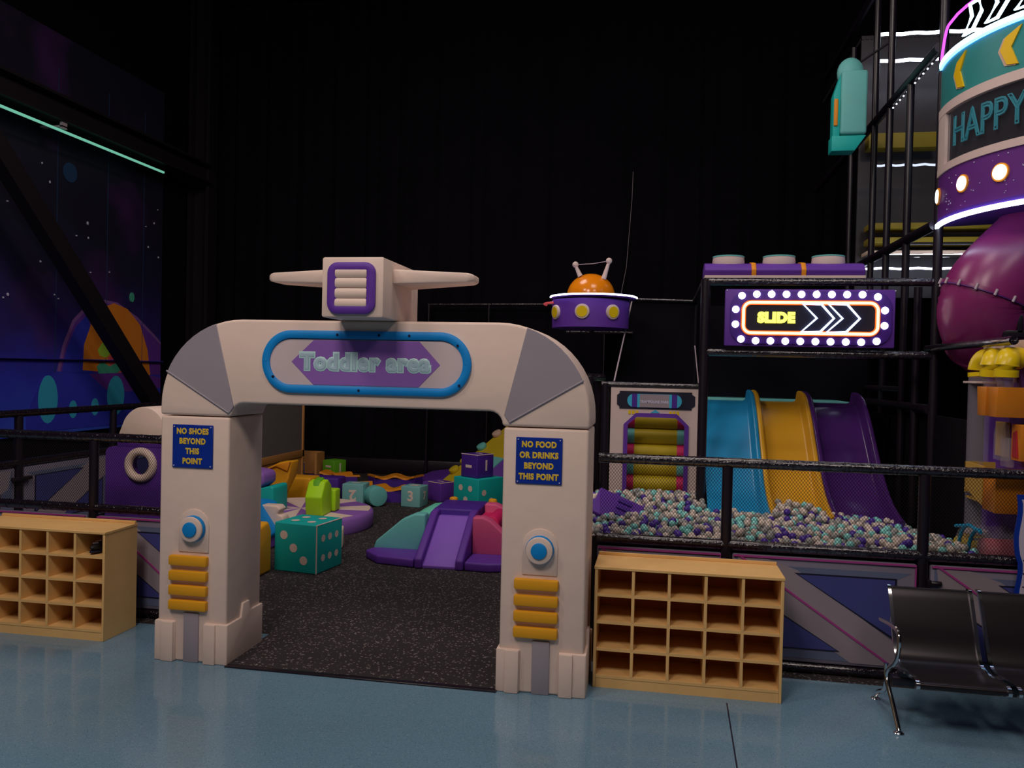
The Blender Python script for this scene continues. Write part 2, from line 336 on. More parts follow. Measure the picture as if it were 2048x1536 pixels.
flat(arc(10.72, 1.42, 0.20, 0, 360, 20, 0.36)[:-1], 'mural_teal')
flat(arc(12.26, 1.44, 0.22, 0, 360, 20, 0.33)[:-1], 'mural_teal')
flat(arc(11.25, 1.25, 0.09, 0, 360, 14, 0.14)[:-1], 'mural_teal')
flat(arc(11.75, 1.27, 0.09, 0, 360, 14, 0.14)[:-1], 'mural_teal')
flat(arc(11.12, 4.89, 0.15, 0, 360, 20)[:-1], 'planet_blue')
for y, z, r in ((10.54, 4.89, .018), (10.7, 4.65, .022), (11.52, 4.19, .03), (11.54, 3.96, .02), (13.34, 4.76, .012), (13.24, 4.5, .02), (13.08, 4.05, .02), (13.38, 3.91, .02), (10.53, 3.45, .018), (9.93, 2.91, .025), (9.85, 2.86, .015), (10.82, 2.99, .014), (11.6, 3.42, .012), (11.27, 3.95, .012), (12.05, 3.48, .012), (10.9, 2.94, .012), (11.3, 3.05, .012), (13.0, 4.4, .01), (9.9, 4.2, .014)):
    flat(arc(y, z, r*.62, 0, 360, 8, r*.9)[:-1], 'star_white')
flat(arc(12.64, 3.12, 0.055, 0, 360, 12, 0.085)[:-1], 'mural_leaf')
for y in (10.86, 12.0, 12.95): b.box(XM, XM+.003, y-.006, y+.006, 1.0, 6.4, 'planet_blue')
b.box(XM, XM+.06, 6.5, 13.5, 2.02, 2.035, 'mural_space')
tag(b.build('wall_mural', sharp=30), 'dark blue space mural with stars and an orange-domed spaceship on the left wall', 'mural')

# ================================================================== entrance arch
YA, YB = 4.97, 5.44
A = thing('entrance_arch', (-1.85, 5.2, 0), 'white padded entrance arch with grey corner wedges framing the toddler area', 'arch')
def arch_poly():
    return [(-3.29, 1.655)]+arc(-2.71, 1.72, 0.58, 180, 90, 14)+arc(-0.98, 1.72, 0.58, 90, 0, 14)+[(-0.40, 1.655), (-0.945, 1.655)]+arc(-1.03, 1.66, 0.085, 0, 90, 5)[1:]+arc(-2.69, 1.66, 0.085, 90, 180, 5)[:-1]+[(-2.78, 1.655)]
MB().prism(arch_poly(), YA, YB, 'Y', 'white_vinyl', 0.018, 3).build('beam', A)
def wedge(cx, sg):
    a0, a1 = 158, 108
    pts = arc(0, 0, 0.578, a0, a1, 8); pts = [(cx+p[0]*sg, 1.72+p[1]) for p in pts]
    inner = [(cx-0.045*sg, 1.722), (cx-0.082*sg, 1.668)]
    return pts+inner
for cx, sg in ((-2.71, 1), (-0.98, -1)):
    wp = wedge(cx, sg)
    o = MB().prism(wp, YA-.004, YA+.01, 'Y', 'grey_vinyl', 0.003, 1).sweep([(wp[0][0], YA-.004, wp[0][1]+.014), (wp[-1][0], YA-.004, wp[-1][1]+.014)], [(math.cos(q)*.006, math.sin(q)*.006) for q in [k*PI/4 for k in range(8)]], 'grey_vinyl').build('grey_wedge', A)
    o['label'] = 'grey vinyl corner wedge'
for x0, x1, side in ((-3.285, -2.785, 1), (-0.935, -0.405, 1)):
    p = MB().box(x0, x1, YA, YB, 0.0, 1.648, 'white_vinyl', 0.016, 3).build('pillar', A)
    e = 0.016
    # plinth cladding
    MB().box(x0-e, x0+0.135, YA-e, YA+.1, 0, 0.270, 'white_vinyl', 0.010).box(x0+0.04, x0+0.13, YA-2*e, YA+.02, 0, 0.268, 'white_vinyl', 0.008).build('plinth', A)
    MB().box(x1-0.155, x1+e-.002, YA-e, YA+.06, 0, 0.270, 'white_vinyl', 0.010).box(x1-0.15, x1-0.065, YA-2*e, YA+.02, 0, 0.268, 'white_vinyl', 0.008).prism([(YA-e+.004, 0), (YA-e+.004, .268), (YA+.18, .268), (YA+.20, .36), (YA+.29, .36), (YA+.30, .285), (YB+.01, .285), (YB+.01, 0)], x1-.02, x1+e, 'X', 'white_vinyl', 0.006).build('plinth', A)
    xm = (x0+x1)/2
    MB().box(xm-.055, xm+.055, YA-.012, YA+.02, 0.0, 0.333, 'grey_vinyl', 0.006).build('grey_strip', A)['label'] = 'grey strip'
    bx = x0+.09
    for z in (.717, .616, .517, .418):
        MB().box(bx, bx+.277, YA-.035, YA+.01, z-.068, z, 'yellow_vinyl', 0.012, 2).build('yellow_bar', A)['label'] = 'yellow padded bar'
    xd = x0+.258 if x0 < -2 else x0+.246
    rp = [(xd-.11, .74), (xd-.11, .92)]+arc(xd, .92, .11, 180, 0, 10)+[(xd+.11, .92), (xd+.11, .74)]
    MB().prism(rp, YA-.008, YA+.01, 'Y', 'white_vinyl', 0.006, 2).build('button_backing', A)
    bt = MB().cyl((xd, YA-.032, .90), (xd, YA, .90), .088, 'blue_vinyl', 36, .006).build('button', A); bt['label'] = 'round blue and white button'
    MB().cyl((xd, YA-.055, .90), (xd, YA-.03, .90), .084, 'white_vinyl', 36, .010).build('white_ring', bt)
    MB().cyl((xd, YA-.066, .90), (xd, YA-.05, .90), .050, 'blue_vinyl', 30, .005).build('blue_cap', bt)
# oval sign on the beam
S1 = MB().prism(rrect(-2.50, -1.20, 1.880, 2.176, 0.147, 12), YA-.010, YA+.002, 'Y', 'sign_grey').build('sign_plate', A)
S1['label'] = 'grey oval sign plate reading Toddler area'
MB().prism([(-2.347, 2.03), (-2.195, 2.172), (-1.487, 2.172), (-1.35, 2.027), (-1.487, 1.884), (-2.195, 1.884)], YA-.013, YA-.0101, 'Y', 'violet_lilac').build('purple_hexagon', S1)['label'] = 'purple hexagon'
tb = MB(); M1 = facing(-1.85, YA-.014, 2.028)
tb.bold('Toddler area', 0.140, 'letter_rim', M1, .0165, zs=.25, sx=0.99, space=1.17)
tb.bold('Toddler area', 0.140, 'letter_gap', M1 @ Matrix.Translation((0, 0, .002)), .0105, zs=.30, sx=0.99, space=1.17)
tb.bold('Toddler area', 0.140, 'letter_pale', M1 @ Matrix.Translation((0, 0, .004)), .0066, zs=.35, sx=0.99, space=1.17)
tb.build('lettering', S1)['label'] = 'pale bubble lettering'
ring = rrect(-2.525, -1.175, 1.853, 2.207, 0.177, 14)
fr = MB().sweep([(x, YA-.008, z) for x, z in ring], [(-.026, -.016), (.026, -.016), (.026, .010), (.012, .018), (-.012, .018), (-.026, .010)], 'blue_vinyl', closed=True, up=(0, -1, 0)).build('blue_frame', A)
fr['label'] = 'blue padded oval frame'
for x, z in ((-2.03, 2.207), (-1.75, 2.207), (-1.55, 2.207), (-1.235, 2.15), (-1.22, 1.90), (-1.88, 1.853), (-2.47, 1.93)):
    MB().cyl((x, YA-.030, z), (x, YA-.020, z), .008, 'screw_dark', 12).build('screw', fr)
# small blue warning plates
def notice(x0, x1, z0, z1, lines, size, lab):
    n = MB().box(x0, x1, YA-.010, YA-.001, z0, z1, 'sign_blue', 0.003, 1).build('notice_plate'); tag(n, lab, 'sign')
    h = (z1-z0)/(len(lines)+.35)
    for i, l in enumerate(lines):
        MB().bold(l, size, 'sign_yellow', facing((x0+x1)/2, YA-.0115, z1-h*(i+.68)), .0029, sx=0.86, space=1.10).build('text_line', n)['label'] = 'yellow capitals reading '+l
    for a in (x0+.014, x1-.014):
        for c in (z0+.014, z1-.014): MB().cyl((a, YA-.014, c), (a, YA-.008, c), .004, 'star_white', 10).build('screw', n)
notice(-3.191, -2.897, 1.304, 1.593, ['NO SHOES', 'BEYOND', 'THIS', 'POINT'], .052, 'blue plate reading NO SHOES BEYOND THIS POINT on the left pillar')
notice(-0.853, -0.564, 1.304, 1.593, ['NO FOOD', 'OR DRINKS', 'BEYOND', 'THIS POINT'], .050, 'blue plate reading NO FOOD OR DRINKS BEYOND THIS POINT on the right pillar')
# spaceship head on top of the arch
H = thing('spaceship_topper', (-1.83, 5.05, 2.30), 'white padded box with two wings and a purple grille standing on the arch', 'topper')
MB().box(-2.03, -1.635, 4.68, 5.40, 2.302, 2.668, 'white_vinyl', 0.014, 2).build('body', H)
fr2 = MB().sweep([(x, 4.675, z) for x, z in rrect(-1.958, -1.712, 2.352, 2.606, 0.035, 5)], [(-.029, -.012), (.029, -.012), (.029, .010), (.015, .018), (-.015, .018), (-.029, .010)], 'purple_vinyl', closed=True, up=(0, -1, 0)).build('grille_frame', H)
fr2['label'] = 'purple padded grille frame'
for i in range(4): MB().sweep([(-1.935, 4.672, 2.572-.062*i), (-1.735, 4.672, 2.572-.062*i)], arc(0, 0, .017, 0, 360, 10, .031)[:-1], 'white_vinyl').build('grille_slat', H)
for s_, xr, xt in ((1, -1.64, -1.14), (-1, -2.025, -2.515)):
    vs = []
    for x, ya, yb, za, zb in ((xr, 4.84, 5.25, 2.525, 2.615), (xt-.03*s_, 4.93, 5.13, 2.545, 2.603), (xt, 4.96, 5.10, 2.555, 2.592)):
        vs += [(x, ya, za), (x, yb, za), (x, yb, zb), (x, ya, zb)]
    fs = [[0, 1, 2, 3], [8, 9, 10, 11]]
    for k in (0, 4):
        for i in range(4): j = (i+1) % 4; fs.append([k+i, k+j, k+4+j, k+4+i])
    bm = bmesh.new(); V = [bm.verts.new(v) for v in vs]
    for f in fs: bm.faces.new([V[i] for i in f])
    bmesh.ops.recalc_face_normals(bm, faces=bm.faces); bmesh.ops.bevel(bm, geom=list(bm.edges), offset=.012, segments=2, profile=.5, affect='EDGES', clamp_overlap=True)
    MB().frombm(bm, 'white_vinyl').build('wing', H)

# ================================================================== fences
YF = 5.76
def panel_mesh(x0, x1, z0, z1, mirror=False, axis='Y', plane=YF, face=-1, edge=True):
    """padded printed panel: grey field, pale diagonal band, blue triangles, magenta lines"""
    b = MB(); w_ = x1-x0; h_ = z1-z0; th = .045
    def uv(u, v):
        if mirror: u = 1-u
        return (x0+u*w_, z1-v*h_)
    if axis == 'Y': b.box(x0, x1, plane-th/2, plane+th/2, z0, z1, 'panel_grey', .012)
    else: b.box(plane-th/2, plane+th/2, x0, x1, z0, z1, 'panel_grey', .012)
    k = [0]
    def pp(pts, m):
        k[0] += 1; s0 = plane+face*(th/2-.002); s1 = plane+face*(th/2+.0012*k[0]); b.prism([uv(*p) for p in pts], min(s0, s1), max(s0, s1), axis, m)
    pp([(.10, .09), (.97, .09), (.88, .17), (.36, .17)], 'panel_bluegrey')
    pp([(.09, .88), (.88, .88), (.95, .96), (.03, .96)], 'panel_bluegrey')
    pp([(.02, .03), (.09, .11), (.09, .86), (.02, .95)], 'panel_bluegrey')
    pp([(.03, .03), (.20, .03), (.36, .12), (.97, .84), (.97, .97), (.66, .97), (.05, .30)], 'panel_light')
    pp([(.345, .145), (.895, .145), (.895, .73)], 'ink'); pp([(.365, .16), (.885, .16), (.885, .70)], 'panel_blue')
    pp([(.105, .36), (.105, .87), (.60, .87)], 'ink'); pp([(.115, .39), (.115, .86), (.585, .86)], 'panel_blue')
    if edge: pp([(.02, .0), (.04, .0), (.895, .975), (.875, .975)], 'panel_magenta')
    if edge:
        pp([(.005, .005), (.995, .005), (.995, .020), (.005, .020)], 'panel_magenta')
        pp([(.989, .03), (.995, .03), (.995, .45), (.989, .45)], 'panel_magenta')
    return b
def net_mesh(x0, x1, z0, z1, axis='Y', plane=YF, cell=.0165, wd=.0012, ang=52):
    b = MB(); vs = []; fs = []; t_ = math.tan(math.radians(ang)); h_ = z1-z0; run = h_/t_
    step = cell/math.sin(math.radians(ang)); n = int((x1-x0+run)/step)+1; wx = wd/math.sin(math.radians(ang))
    for sgn in (1, -1):
        for i in range(n):
            xa = x0-run+i*step; za = z0; xb = xa+run; zb = z1
            if xa < x0: za = z0+(x0-xa)*t_; xa_ = x0
            else: xa_ = xa
            if xb > x1: zb = z1-(xb-x1)*t_; xb_ = x1
            else: xb_ = xb
            if zb-za < .004: continue
            if sgn < 0: xa_, xb_ = x0+x1-xa_, x0+x1-xb_
            k = len(vs)
            for (x, z) in ((xa_, za), (xb_, zb)):
                for dx, dy in ((-wx, -.001), (wx, -.001), (0, .0015)):
                    vs.append((x+dx, plane+dy, z) if axis == 'Y' else (plane+dy, x+dx, z))
            fs += [[k, k+1, k+4, k+3], [k+1, k+2, k+5, k+4], [k+2, k, k+3, k+5]]
    return b.raw(vs, fs, 'net_cord')
def rail(p0, p1, r=.035):
    b = MB(); p0 = Vector(p0); p1 = Vector(p1); L = (p1-p0).length; n = max(2, int(L/.035)); b.tube([p0+(p1-p0)*i/n for i in range(n+1)], r, 'taped_pipe', 16, scales=[1+.03*math.sin(i*2.3)*math.sin(i*.7) for i in range(n+1)])
    k = int(L/.17)
    for i in range(1, k+1):   # cable ties
        c = p0+(p1-p0)*(i/(k+1)); d = (p1-p0).normalized()*.004
        b.tube([c-d, c+d], r*1.06, 'black_plastic', 14)
    return b
def fence(name, x0, x1, posts, bays, panels, label):
    t = thing(name, ((x0+x1)/2, YF, 0), label, 'fence')
    rail((x0, YF, 1.402), (x1, YF, 1.402)).build('top_rail', t)
    rail((x0, YF, .838), (x1, YF, .838)).build('lower_rail', t)
    MB().tube([(x0, YF, .036), (x1, YF, .036)], .036, 'taped_pipe', 16).build('base_rail', t)
    for x in posts: MB().tube([(x, YF, 0.0), (x, YF, .45), (x, YF, .9), (x, YF, 1.38)], .036, 'dark_pad', 18).build('post', t)
    for a, c in bays: net_mesh(a, c, .87, 1.37).build('net', t, smooth=False)
    for a, c in panels: panel_mesh(a, c, .075, .782).build('panel', t)['label'] = 'grey and blue printed pad with a magenta line'
    return t
F1 = fence('front_fence', -.395, 4.2, [.49, 1.753, 3.02], [(-.38, .455), (.527, 1.718), (1.79, 2.98)], [(-.39, .462), (.535, 1.716), (1.80, 2.98)], 'black rail fence with fine netting in front of the ball pit, right of the arch')
MB().cyl((1.80, YF-.03, .665), (1.865, YF-.03, .665), .018, 'black_plastic', 14, .004).box(1.775, 1.80, YF-.05, YF+.03, .64, .69, 'black_plastic', .004).build('gate_bolt', F1)
F2 = fence('front_fence', -7.0, -3.30, [-6.9, -5.66, -4.385], [(-6.86, -5.70), (-5.62, -4.425), (-4.35, -3.33)], [(-5.62, -4.43), (-4.335, -3.32)], 'black rail fence with printed pads left of the arch')
# fence along the left side of the play area
t = thing('side_fence', (-7.0, 9.5, 0), 'black rail fence with printed pads running back along the left wall', 'fence')
for z in (1.405, .85): rail((-7.0, 5.85, z), (-7.0, 13.6, z), .04).build('rail', t)
for y in (7.95, 9.55, 11.1, 12.6): MB().tube([(-7.0, y, 0), (-7.0, y, 1.38)], .045, 'dark_pad', 16).build('post', t)
for y0, y1 in ((5.9, 7.88), (8.02, 9.48), (9.62, 11.03), (11.17, 12.53)): panel_mesh(y0, y1, .05, .80, True, 'X', -7.0, 1, False).build('panel', t)
for y in (7.95,): MB().box(-6.98, -6.92, y-.13, y+.13, .66, .70, 'black_plastic', .006).build('hinge', t)

# ================================================================== shoe shelves
def shelf(name, x0, y0, w_, d, h_, cols, rows, label):
    t = thing(name, (x0+w_/2, y0+d/2, 0), label, 'shelf'); th = .018; x1 = x0+w_; y1 = y0+d; base = .062
    MB().box(x0-.004, x1+.004, y0-.004, y1, h_-th, h_, 'cubby_wood', .002, 1).build('top_board', t)
    MB().box(x0, x1, y1-.03, y1-.012, h_, h_+.020, 'cubby_wood', .002, 1).build('back_lip', t)
    for x in (x0, x1-th): MB().box(x, x+th, y0, y1, 0, h_-th, 'cubby_wood', .002, 1).build('side_panel', t)
    MB().box(x0+th, x1-th, y0+.006, y0+.024, 0, base, 'cubby_wood').build('kickboard', t)
    MB().box(x0+th, x1-th, y1-.012, y1, base, h_-th, 'cubby_inner').build('back_board', t)
    cw = (w_-2*th)/cols; rh = (h_-th-base)/rows
    for r in range(rows): MB().box(x0+th, x1-th, y0+.003, y1-.012, base+r*rh, base+r*rh+th, 'cubby_wood').build('shelf_board', t)
    for r in range(rows):
        for c in range(1, cols):
            x = x0+th+c*cw
            MB().box(x-th/2, x+th/2, y0+.002, y1-.012, base+r*rh+th, base+(r+1)*rh, 'cubby_wood').build('divider', t)
    return t
shelf('shoe_shelf', -.361, 5.165, 1.155, .37, .772, 5, 4, 'empty light wooden shoe shelf standing right of the arch')
shelf('shoe_shelf', -5.0, 5.18, 1.15, .37, .785, 5, 4, 'light wooden shoe shelf left of the arch holding a dark shoe')
# dark shoe in the top right cubby of the left shelf
t = thing('shoe', (-3.99, 5.34, .61), 'black shoe lying in the top cubby of the left shelf', 'shoe')
zs = .604+.018
bm = bmesh.new(); bmesh.ops.create_icosphere(bm, subdivisions=4, radius=1)
for v in bm.verts:
    x, y, z = v.co; k = 1-.35*max(0, -y); v.co = Vector((-3.98+x*.042*(1.0-.2*y*y), 5.31+y*.105, zs+.036+z*(.030+.016*max(0, y))))
MB().frombm(bm, 'shoe_black').build('upper', t)
MB().prism([(-3.98+.036*math.cos(a)*(1.05 if math.sin(a) < 0 else .85), 5.31+.108*math.sin(a)) for a in [k*PI/10 for k in range(20)]], zs-.001, zs+.014, 'Z', 'ink', .003).build('sole', t)
MB().tube([(-3.995, 5.25, zs+.062), (-3.96, 5.26, zs+.066), (-3.995, 5.28, zs+.072), (-3.96, 5.29, zs+.078)], .004, 'poster_white', 6).build('laces', t)

# ================================================================== soft play inside the arch
def cube(name, cx, cy, s, ang, z, m, label, cat='soft cube', edge=None, glyph=(), group=None, bev=.012):
    t = thing(name, (cx, cy, z), label, cat, group); M = rotz(math.radians(ang), (cx, cy, 0)); h = s/2
    MB().box(cx-h, cx+h, cy-h, cy+h, z, z+s, m, bev, 3, M).build('cube_body', t)
    if edge:
        e = MB(); w2 = .005; g = h-.004
        for a, c in edge: e.tube([(cx+a[0]*g, cy+a[1]*g, z+h+a[2]*g), (cx+c[0]*g, cy+c[1]*g, z+h+c[2]*g)], .0065, 'print_white', 8, M=M)
        e.build('piping', t)
    for face, txt, u, v, sz, mir in glyph:
        g = MB()
        if face == 'front': Mx = facing(cx+u*s, cy-h-.0015, z+h+v*s)
        elif face == 'right': Mx = facing(cx+h+.0015, cy+u*s, z+h+v*s, PI/2)
        else: Mx = Matrix.Translation((cx+u*s, cy+v*s, z+s+.0015))
        if mir: Mx = Mx @ Matrix.Rotation(PI, 4, 'Z')
        nm = 'numeral'
        if txt == 'o': nm = 'dot'; g.raw([(.5*sz*math.cos(a), .5*sz*math.sin(a), .001) for a in [k*PI/12 for k in range(24)]], [list(range(24))], 'print_white', M @ Mx)
        elif txt == '-': nm = 'minus_sign'; g.box(-sz*.38, sz*.38, -sz*.12, sz*.12, -.001, .001, 'print_white', M=M @ Mx)
        elif txt == '=':
            nm = 'equals_sign'
            for q in (-.2, .2): g.box(-sz*.34, sz*.34, sz*(q-.09), sz*(q+.09), -.001, .001, 'print_white', M=M @ Mx)
        else: g.bold(txt, sz, 'print_white', M @ Mx, sz*.035)
        g.build(nm, t)
    return t
dots = lambda face, pts, sz=.085: [(face, 'o', u, v, sz, 0) for u, v in pts]
EF = [((1, -1, -1), (1, -1, 1)), ((1, -1, 1), (1, 1, 1))]
cube('soft_die', -3.38, 7.60, .475, -8.4, 0, 'teal_vinyl', 'large teal soft die with white dots in the middle of the doorway', 'die', EF,
     dots('front', [(-.27, .25), (-.04, .0), (.20, -.24)])+dots('right', [(-.26, .20), (.0, .20), (.26, .20), (-.26, -.20), (.0, -.20), (.26, -.20)], .07)+dots('top', [(-.2, -.2), (.2, -.22), (-.2, .2), (.2, .2)], .085))
cube('soft_die', -2.45, 11.20, .50, -33, 0, 'teal_vinyl', 'teal soft die with white dots carrying the purple number cube', 'die', None,
     dots('front', [(-.2, .22), (.18, .22), (.0, -.10), (-.25, -.3), (.25, -.3)], .085)+dots('right', [(-.28, .12), (.0, -.12), (.28, -.32)], .085))
cube('number_cube', -2.47, 11.18, .325, -33, .502, 'deep_purple', 'dark purple number cube with minus and 1 on top of the teal die', 'number cube', [((-1, -1, 1), (1, -1, 1)), ((1, -1, 1), (1, 1, 1))],
     [('front', '-', -.02, -.02, .16, 0), ('right', '1', .05, .0, .2, 0), ('top', '-', 0, .1, .16, 0)])
cube('number_cube', -4.30, 11.28, .315, 3, 0, 'pale_aqua', 'pale aqua number cube with an upturned 2 beside the lying cylinder', 'number cube', None,
     [('front', '2', 0, .0, .22, 1), ('top', '-', 0, .05, .16, 0)])
cube('number_cube', -3.45, 11.42, .30, -8, 0, 'pale_aqua', 'pale aqua number cube with a 3 behind the purple slide', 'number cube', None,
     [('front', '3', 0, .0, .2, 0), ('right', '7', .05, .0, .16, 0), ('top', '=', 0, .05, .2, 0)])
cube('number_cube', -5.80, 14.10, .30, -24, 0, 'cube_green', 'bright green number cube with equals sign and 1 by the back wall', 'number cube', None,
     [('front', '=', .0, .0, .2, 0), ('right', '1', .0, .02, .22, 0)])
cube('number_cube', -3.21, 12.02, .29, -33, 0, 'purple_vinyl', 'dark purple number cube with white top seams behind the wavy track', 'number cube', [((-1, -1, 1), (1, -1, 1)), ((1, -1, 1), (1, 1, 1))],
     [('top', '-', -.05, .0, .16, 0)])
cube('number_cube', -6.42, 13.75, .26, -20, .0, 'royal_blue', 'blue number cube standing in the wooden tray at the left', 'number cube', [((-1, -1, 1), (1, -1, 1)), ((1, -1, 1), (1, 1, 1))], dots('front', [(.3, .0)], .05))
# lying aqua cylinder
tag(MB().cyl((-4.06, 11.32, .147), (-3.91, 11.16, .147), .145, 'aqua_vinyl', 40, .02).build('soft_cylinder'), 'aqua padded cylinder lying on its side', 'cylinder')

# round pinwheel disc
DX, DY, DR, DH = -4.38, 9.6, .90, .21
t = thing('pinwheel_disc', (DX, DY, 0), 'big round padded disc with purple and white pinwheel top', 'disc')
MB().lathe([(0, .0), (DR-.02, 0), (DR, .03), (DR, DH-.04), (DR-.02, DH-.01), (DR-.05, DH), (0, DH)], 'violet_lilac', 72, Matrix.Translation((DX, DY, 0))).build('disc_body', t)
pw = MB()
for i in range(7):
    a0 = math.radians(360/7*i+6); a1 = math.radians(360/7*i+31); pts = [(DX, DY)]+[(DX+(DR-.04)*math.cos(a0+(a1-a0)*k/6), DY+(DR-.04)*math.sin(a0+(a1-a0)*k/6)) for k in range(7)]
    pw.prism(pts, DH-.002, DH+.003, 'Z', 'print_white')
pw.build('white_sector', t)['label'] = 'white pinwheel sectors'
# white fin at the disc edge near the die
tag(MB().box(-3.475, -3.40, 8.45, 8.66, 0, .22, 'white_vinyl', .02, 3, rotz(.30, (-3.44, 8.55, 0))).build('white_pad'), 'small white upright pad between the die and the pinwheel disc', 'pad')

# green rider on the disc
t = thing('rocking_seat', (-4.0, 9.35, DH+.004), 'lime green padded ride-on seat standing on the pinwheel disc', 'ride-on')
Mg = rotz(math.radians(4), (-4.0, 9.3, 0)); zz = DH+.004
MB().prism([(9.12, zz), (9.08, zz+.23), (9.20, zz+.40), (9.32, zz+.42), (9.44, zz+.34), (9.46, zz)], -4.115, -3.905, 'X', 'green_vinyl', .02, 3, Mg).build('body', t)
MB().prism([(9.11, zz+.245), (9.20, zz+.415), (9.32, zz+.445), (9.40, zz+.40), (9.36, zz+.25)], -4.055, -3.965, 'X', 'cube_green', .015, 3, Mg).build('centre_pad', t)['label'] = 'darker green middle pad'
MB().box(-4.06, -3.865, 9.47, 9.66, zz, zz+.27, 'green_vinyl', .02, 3, Mg).build('side_block', t)

# left rider: blue seat with white wings, teal block, purple bonnet
t = thing('ride_on_rocket', (-4.62, 8.72, 0), 'blue padded ride-on with a white scalloped wing beside the left pillar', 'ride-on')
MB().prism([(-5.3, 0.18), (-5.3, .42), (-4.60, .42), (-4.50, .40), (-4.30, .12), (-4.33, .07), (-5.3, .07)], 8.45, 8.95, 'Y', 'blue_vinyl', .02, 3, Matrix.Translation((0, 0, .06))).build('body', t)
wg = MB().prism([(-4.545, .40), (-4.33, .40), (-4.29, .36), (-4.33, .31), (-4.27, .29), (-4.25, .24), (-4.31, .20), (-4.27, .17), (-4.30, .12), (-4.40, .10)], 8.62, 8.78, 'Y', 'white_vinyl', .016, 3, Matrix.Translation((0, 0, .06))).build('wing', t); wg['label'] = 'white scalloped wing'
MB().box(-5.3, -4.36, 8.40, 8.96, 0, .133, 'mid_purple', .02, 3).build('base', t)['label'] = 'lilac base'
t.location.x += .25; t.location.y -= .30
t = thing('soft_block_stack', (-4.85, 9.3, 0), 'purple rounded block with a yellow knob on a teal block behind the blue ride-on', 'soft block')
MB().prism([(-5.5, DH+.005), (-5.5, .50), (-4.62, .50), (-4.50, .53), (-4.42, .55), (-4.385, .53), (-4.385, DH+.005)], 9.1, 9.5, 'Y', 'teal_vinyl', .02, 3).build('teal_block', t)['label'] = 'teal block'
MB().prism([(-5.5, .50), (-5.5, .735), (-4.78, .74), (-4.56, .71), (-4.52, .67), (-4.52, .57), (-4.60, .50)], 9.12, 9.46, 'Y', 'violet_lilac', .03, 3).build('purple_block', t)['label'] = 'lilac block'
MB().box(-5.1, -4.74, 9.2, 9.4, .735, .835, 'yellow_vinyl', .03, 3).build('knob', t)['label'] = 'yellow knob'
t.location.x += -0.13
# orange bird ride-on
t = thing('bird_ride_on', (-4.85, 10.3, 0), 'orange padded bird with a pointed crest and a round eye', 'ride-on')
MB().prism([(-5.05, DH), (-5.15, .50), (-5.02, .62), (-4.83, .71), (-4.66, .73), (-4.70, .50), (-4.80, .30), (-4.83, DH)], 10.15, 10.40, 'Y', 'yellow_vinyl', .025, 3).build('head', t)
MB().prism([(-5.02, .60), (-4.83, .69), (-4.665, .725), (-4.70, .60), (-4.86, .66)], 10.10, 10.16, 'Y', 'orange_vinyl', .012, 2).build('crest', t)['label'] = 'darker crest'
e = MB().cyl((-4.955, 10.155, .565), (-4.955, 10.135, .565), .045, 'star_white', 24, .004).build('eye', t)
MB().cyl((-4.96, 10.136, .565), (-4.96, 10.126, .565), .036, 'ink', 24, .002).cyl((-4.972, 10.127, .582), (-4.972, 10.122, .582), .011, 'star_white', 12).build('pupil', e)
t.location.x += -0.12
# wavy balance track (segments)
def track(cx, cy, r, a0, a1, label, top='orange_vinyl', zt=.24):
    t = thing('balance_track', (cx+r*math.cos(math.radians((a0+a1)/2)), cy+r*math.sin(math.radians((a0+a1)/2)), 0), label, 'balance track', 'curved balance track')
    n = 26; lo = []; hi = []
    b1 = MB(); vs = []; fs = []
    for i in range(n+1):
        a = math.radians(a0+(a1-a0)*i/n); z = zt+.024*math.cos(i/n*4*PI)
        for rr, z_ in ((r-.13, 0), (r+.13, 0), (r+.13, z-.03), (r-.13, z-.03)): vs.append((cx+rr*math.cos(a), cy+rr*math.sin(a), z_))
    for i in range(n):
        for c in range(4): d = (c+1) % 4; fs.append([i*4+c, i*4+d, i*4+4+d, i*4+4+c])
    fs += [[0, 1, 2, 3], [n*4+c for c in range(4)]]
    b1.raw(vs, fs, 'deep_purple').build('track_base', t)
    vs = []; fs2 = []
    for i in range(n+1):
        a = math.radians(a0+(a1-a0)*i/n); z = zt+.024*math.cos(i/n*4*PI); wd = .15+.03*math.cos(i/n*4*PI)
        for rr, z_ in ((r-wd, z-.03), (r+wd, z-.03), (r+wd-.01, z), (r-wd+.01, z)): vs.append((cx+rr*math.cos(a), cy+rr*math.sin(a), z_))
    MB().raw(vs, fs, top).build('track_top', t)['label'] = 'wavy orange tread'
    return t
track(-3.92, 12.45, .72, 218, 288, 'front piece of the wavy purple and orange balance track', zt=.21)
track(-4.15, 12.45, .85, 76, 132, 'rear piece of the wavy purple and orange balance track', zt=.17)
track(-5.55, 12.5, .62, 20, 95, 'left piece of the wavy purple balance track behind the green seat', zt=.20)
t = thing('soft_step', (-5.05, 11.3, 0), 'yellow padded block beside the orange bird', 'soft block')
MB().box(-5.28, -4.86, 10.95, 11.3, 0, .40, 'yellow_vinyl', .03, 3).build('yellow_block', t)
MB().box(-5.20, -4.60, 11.34, 11.66, 0, .36, 'deep_purple', .03, 3).build('purple_block', t)['label'] = 'dark purple block'
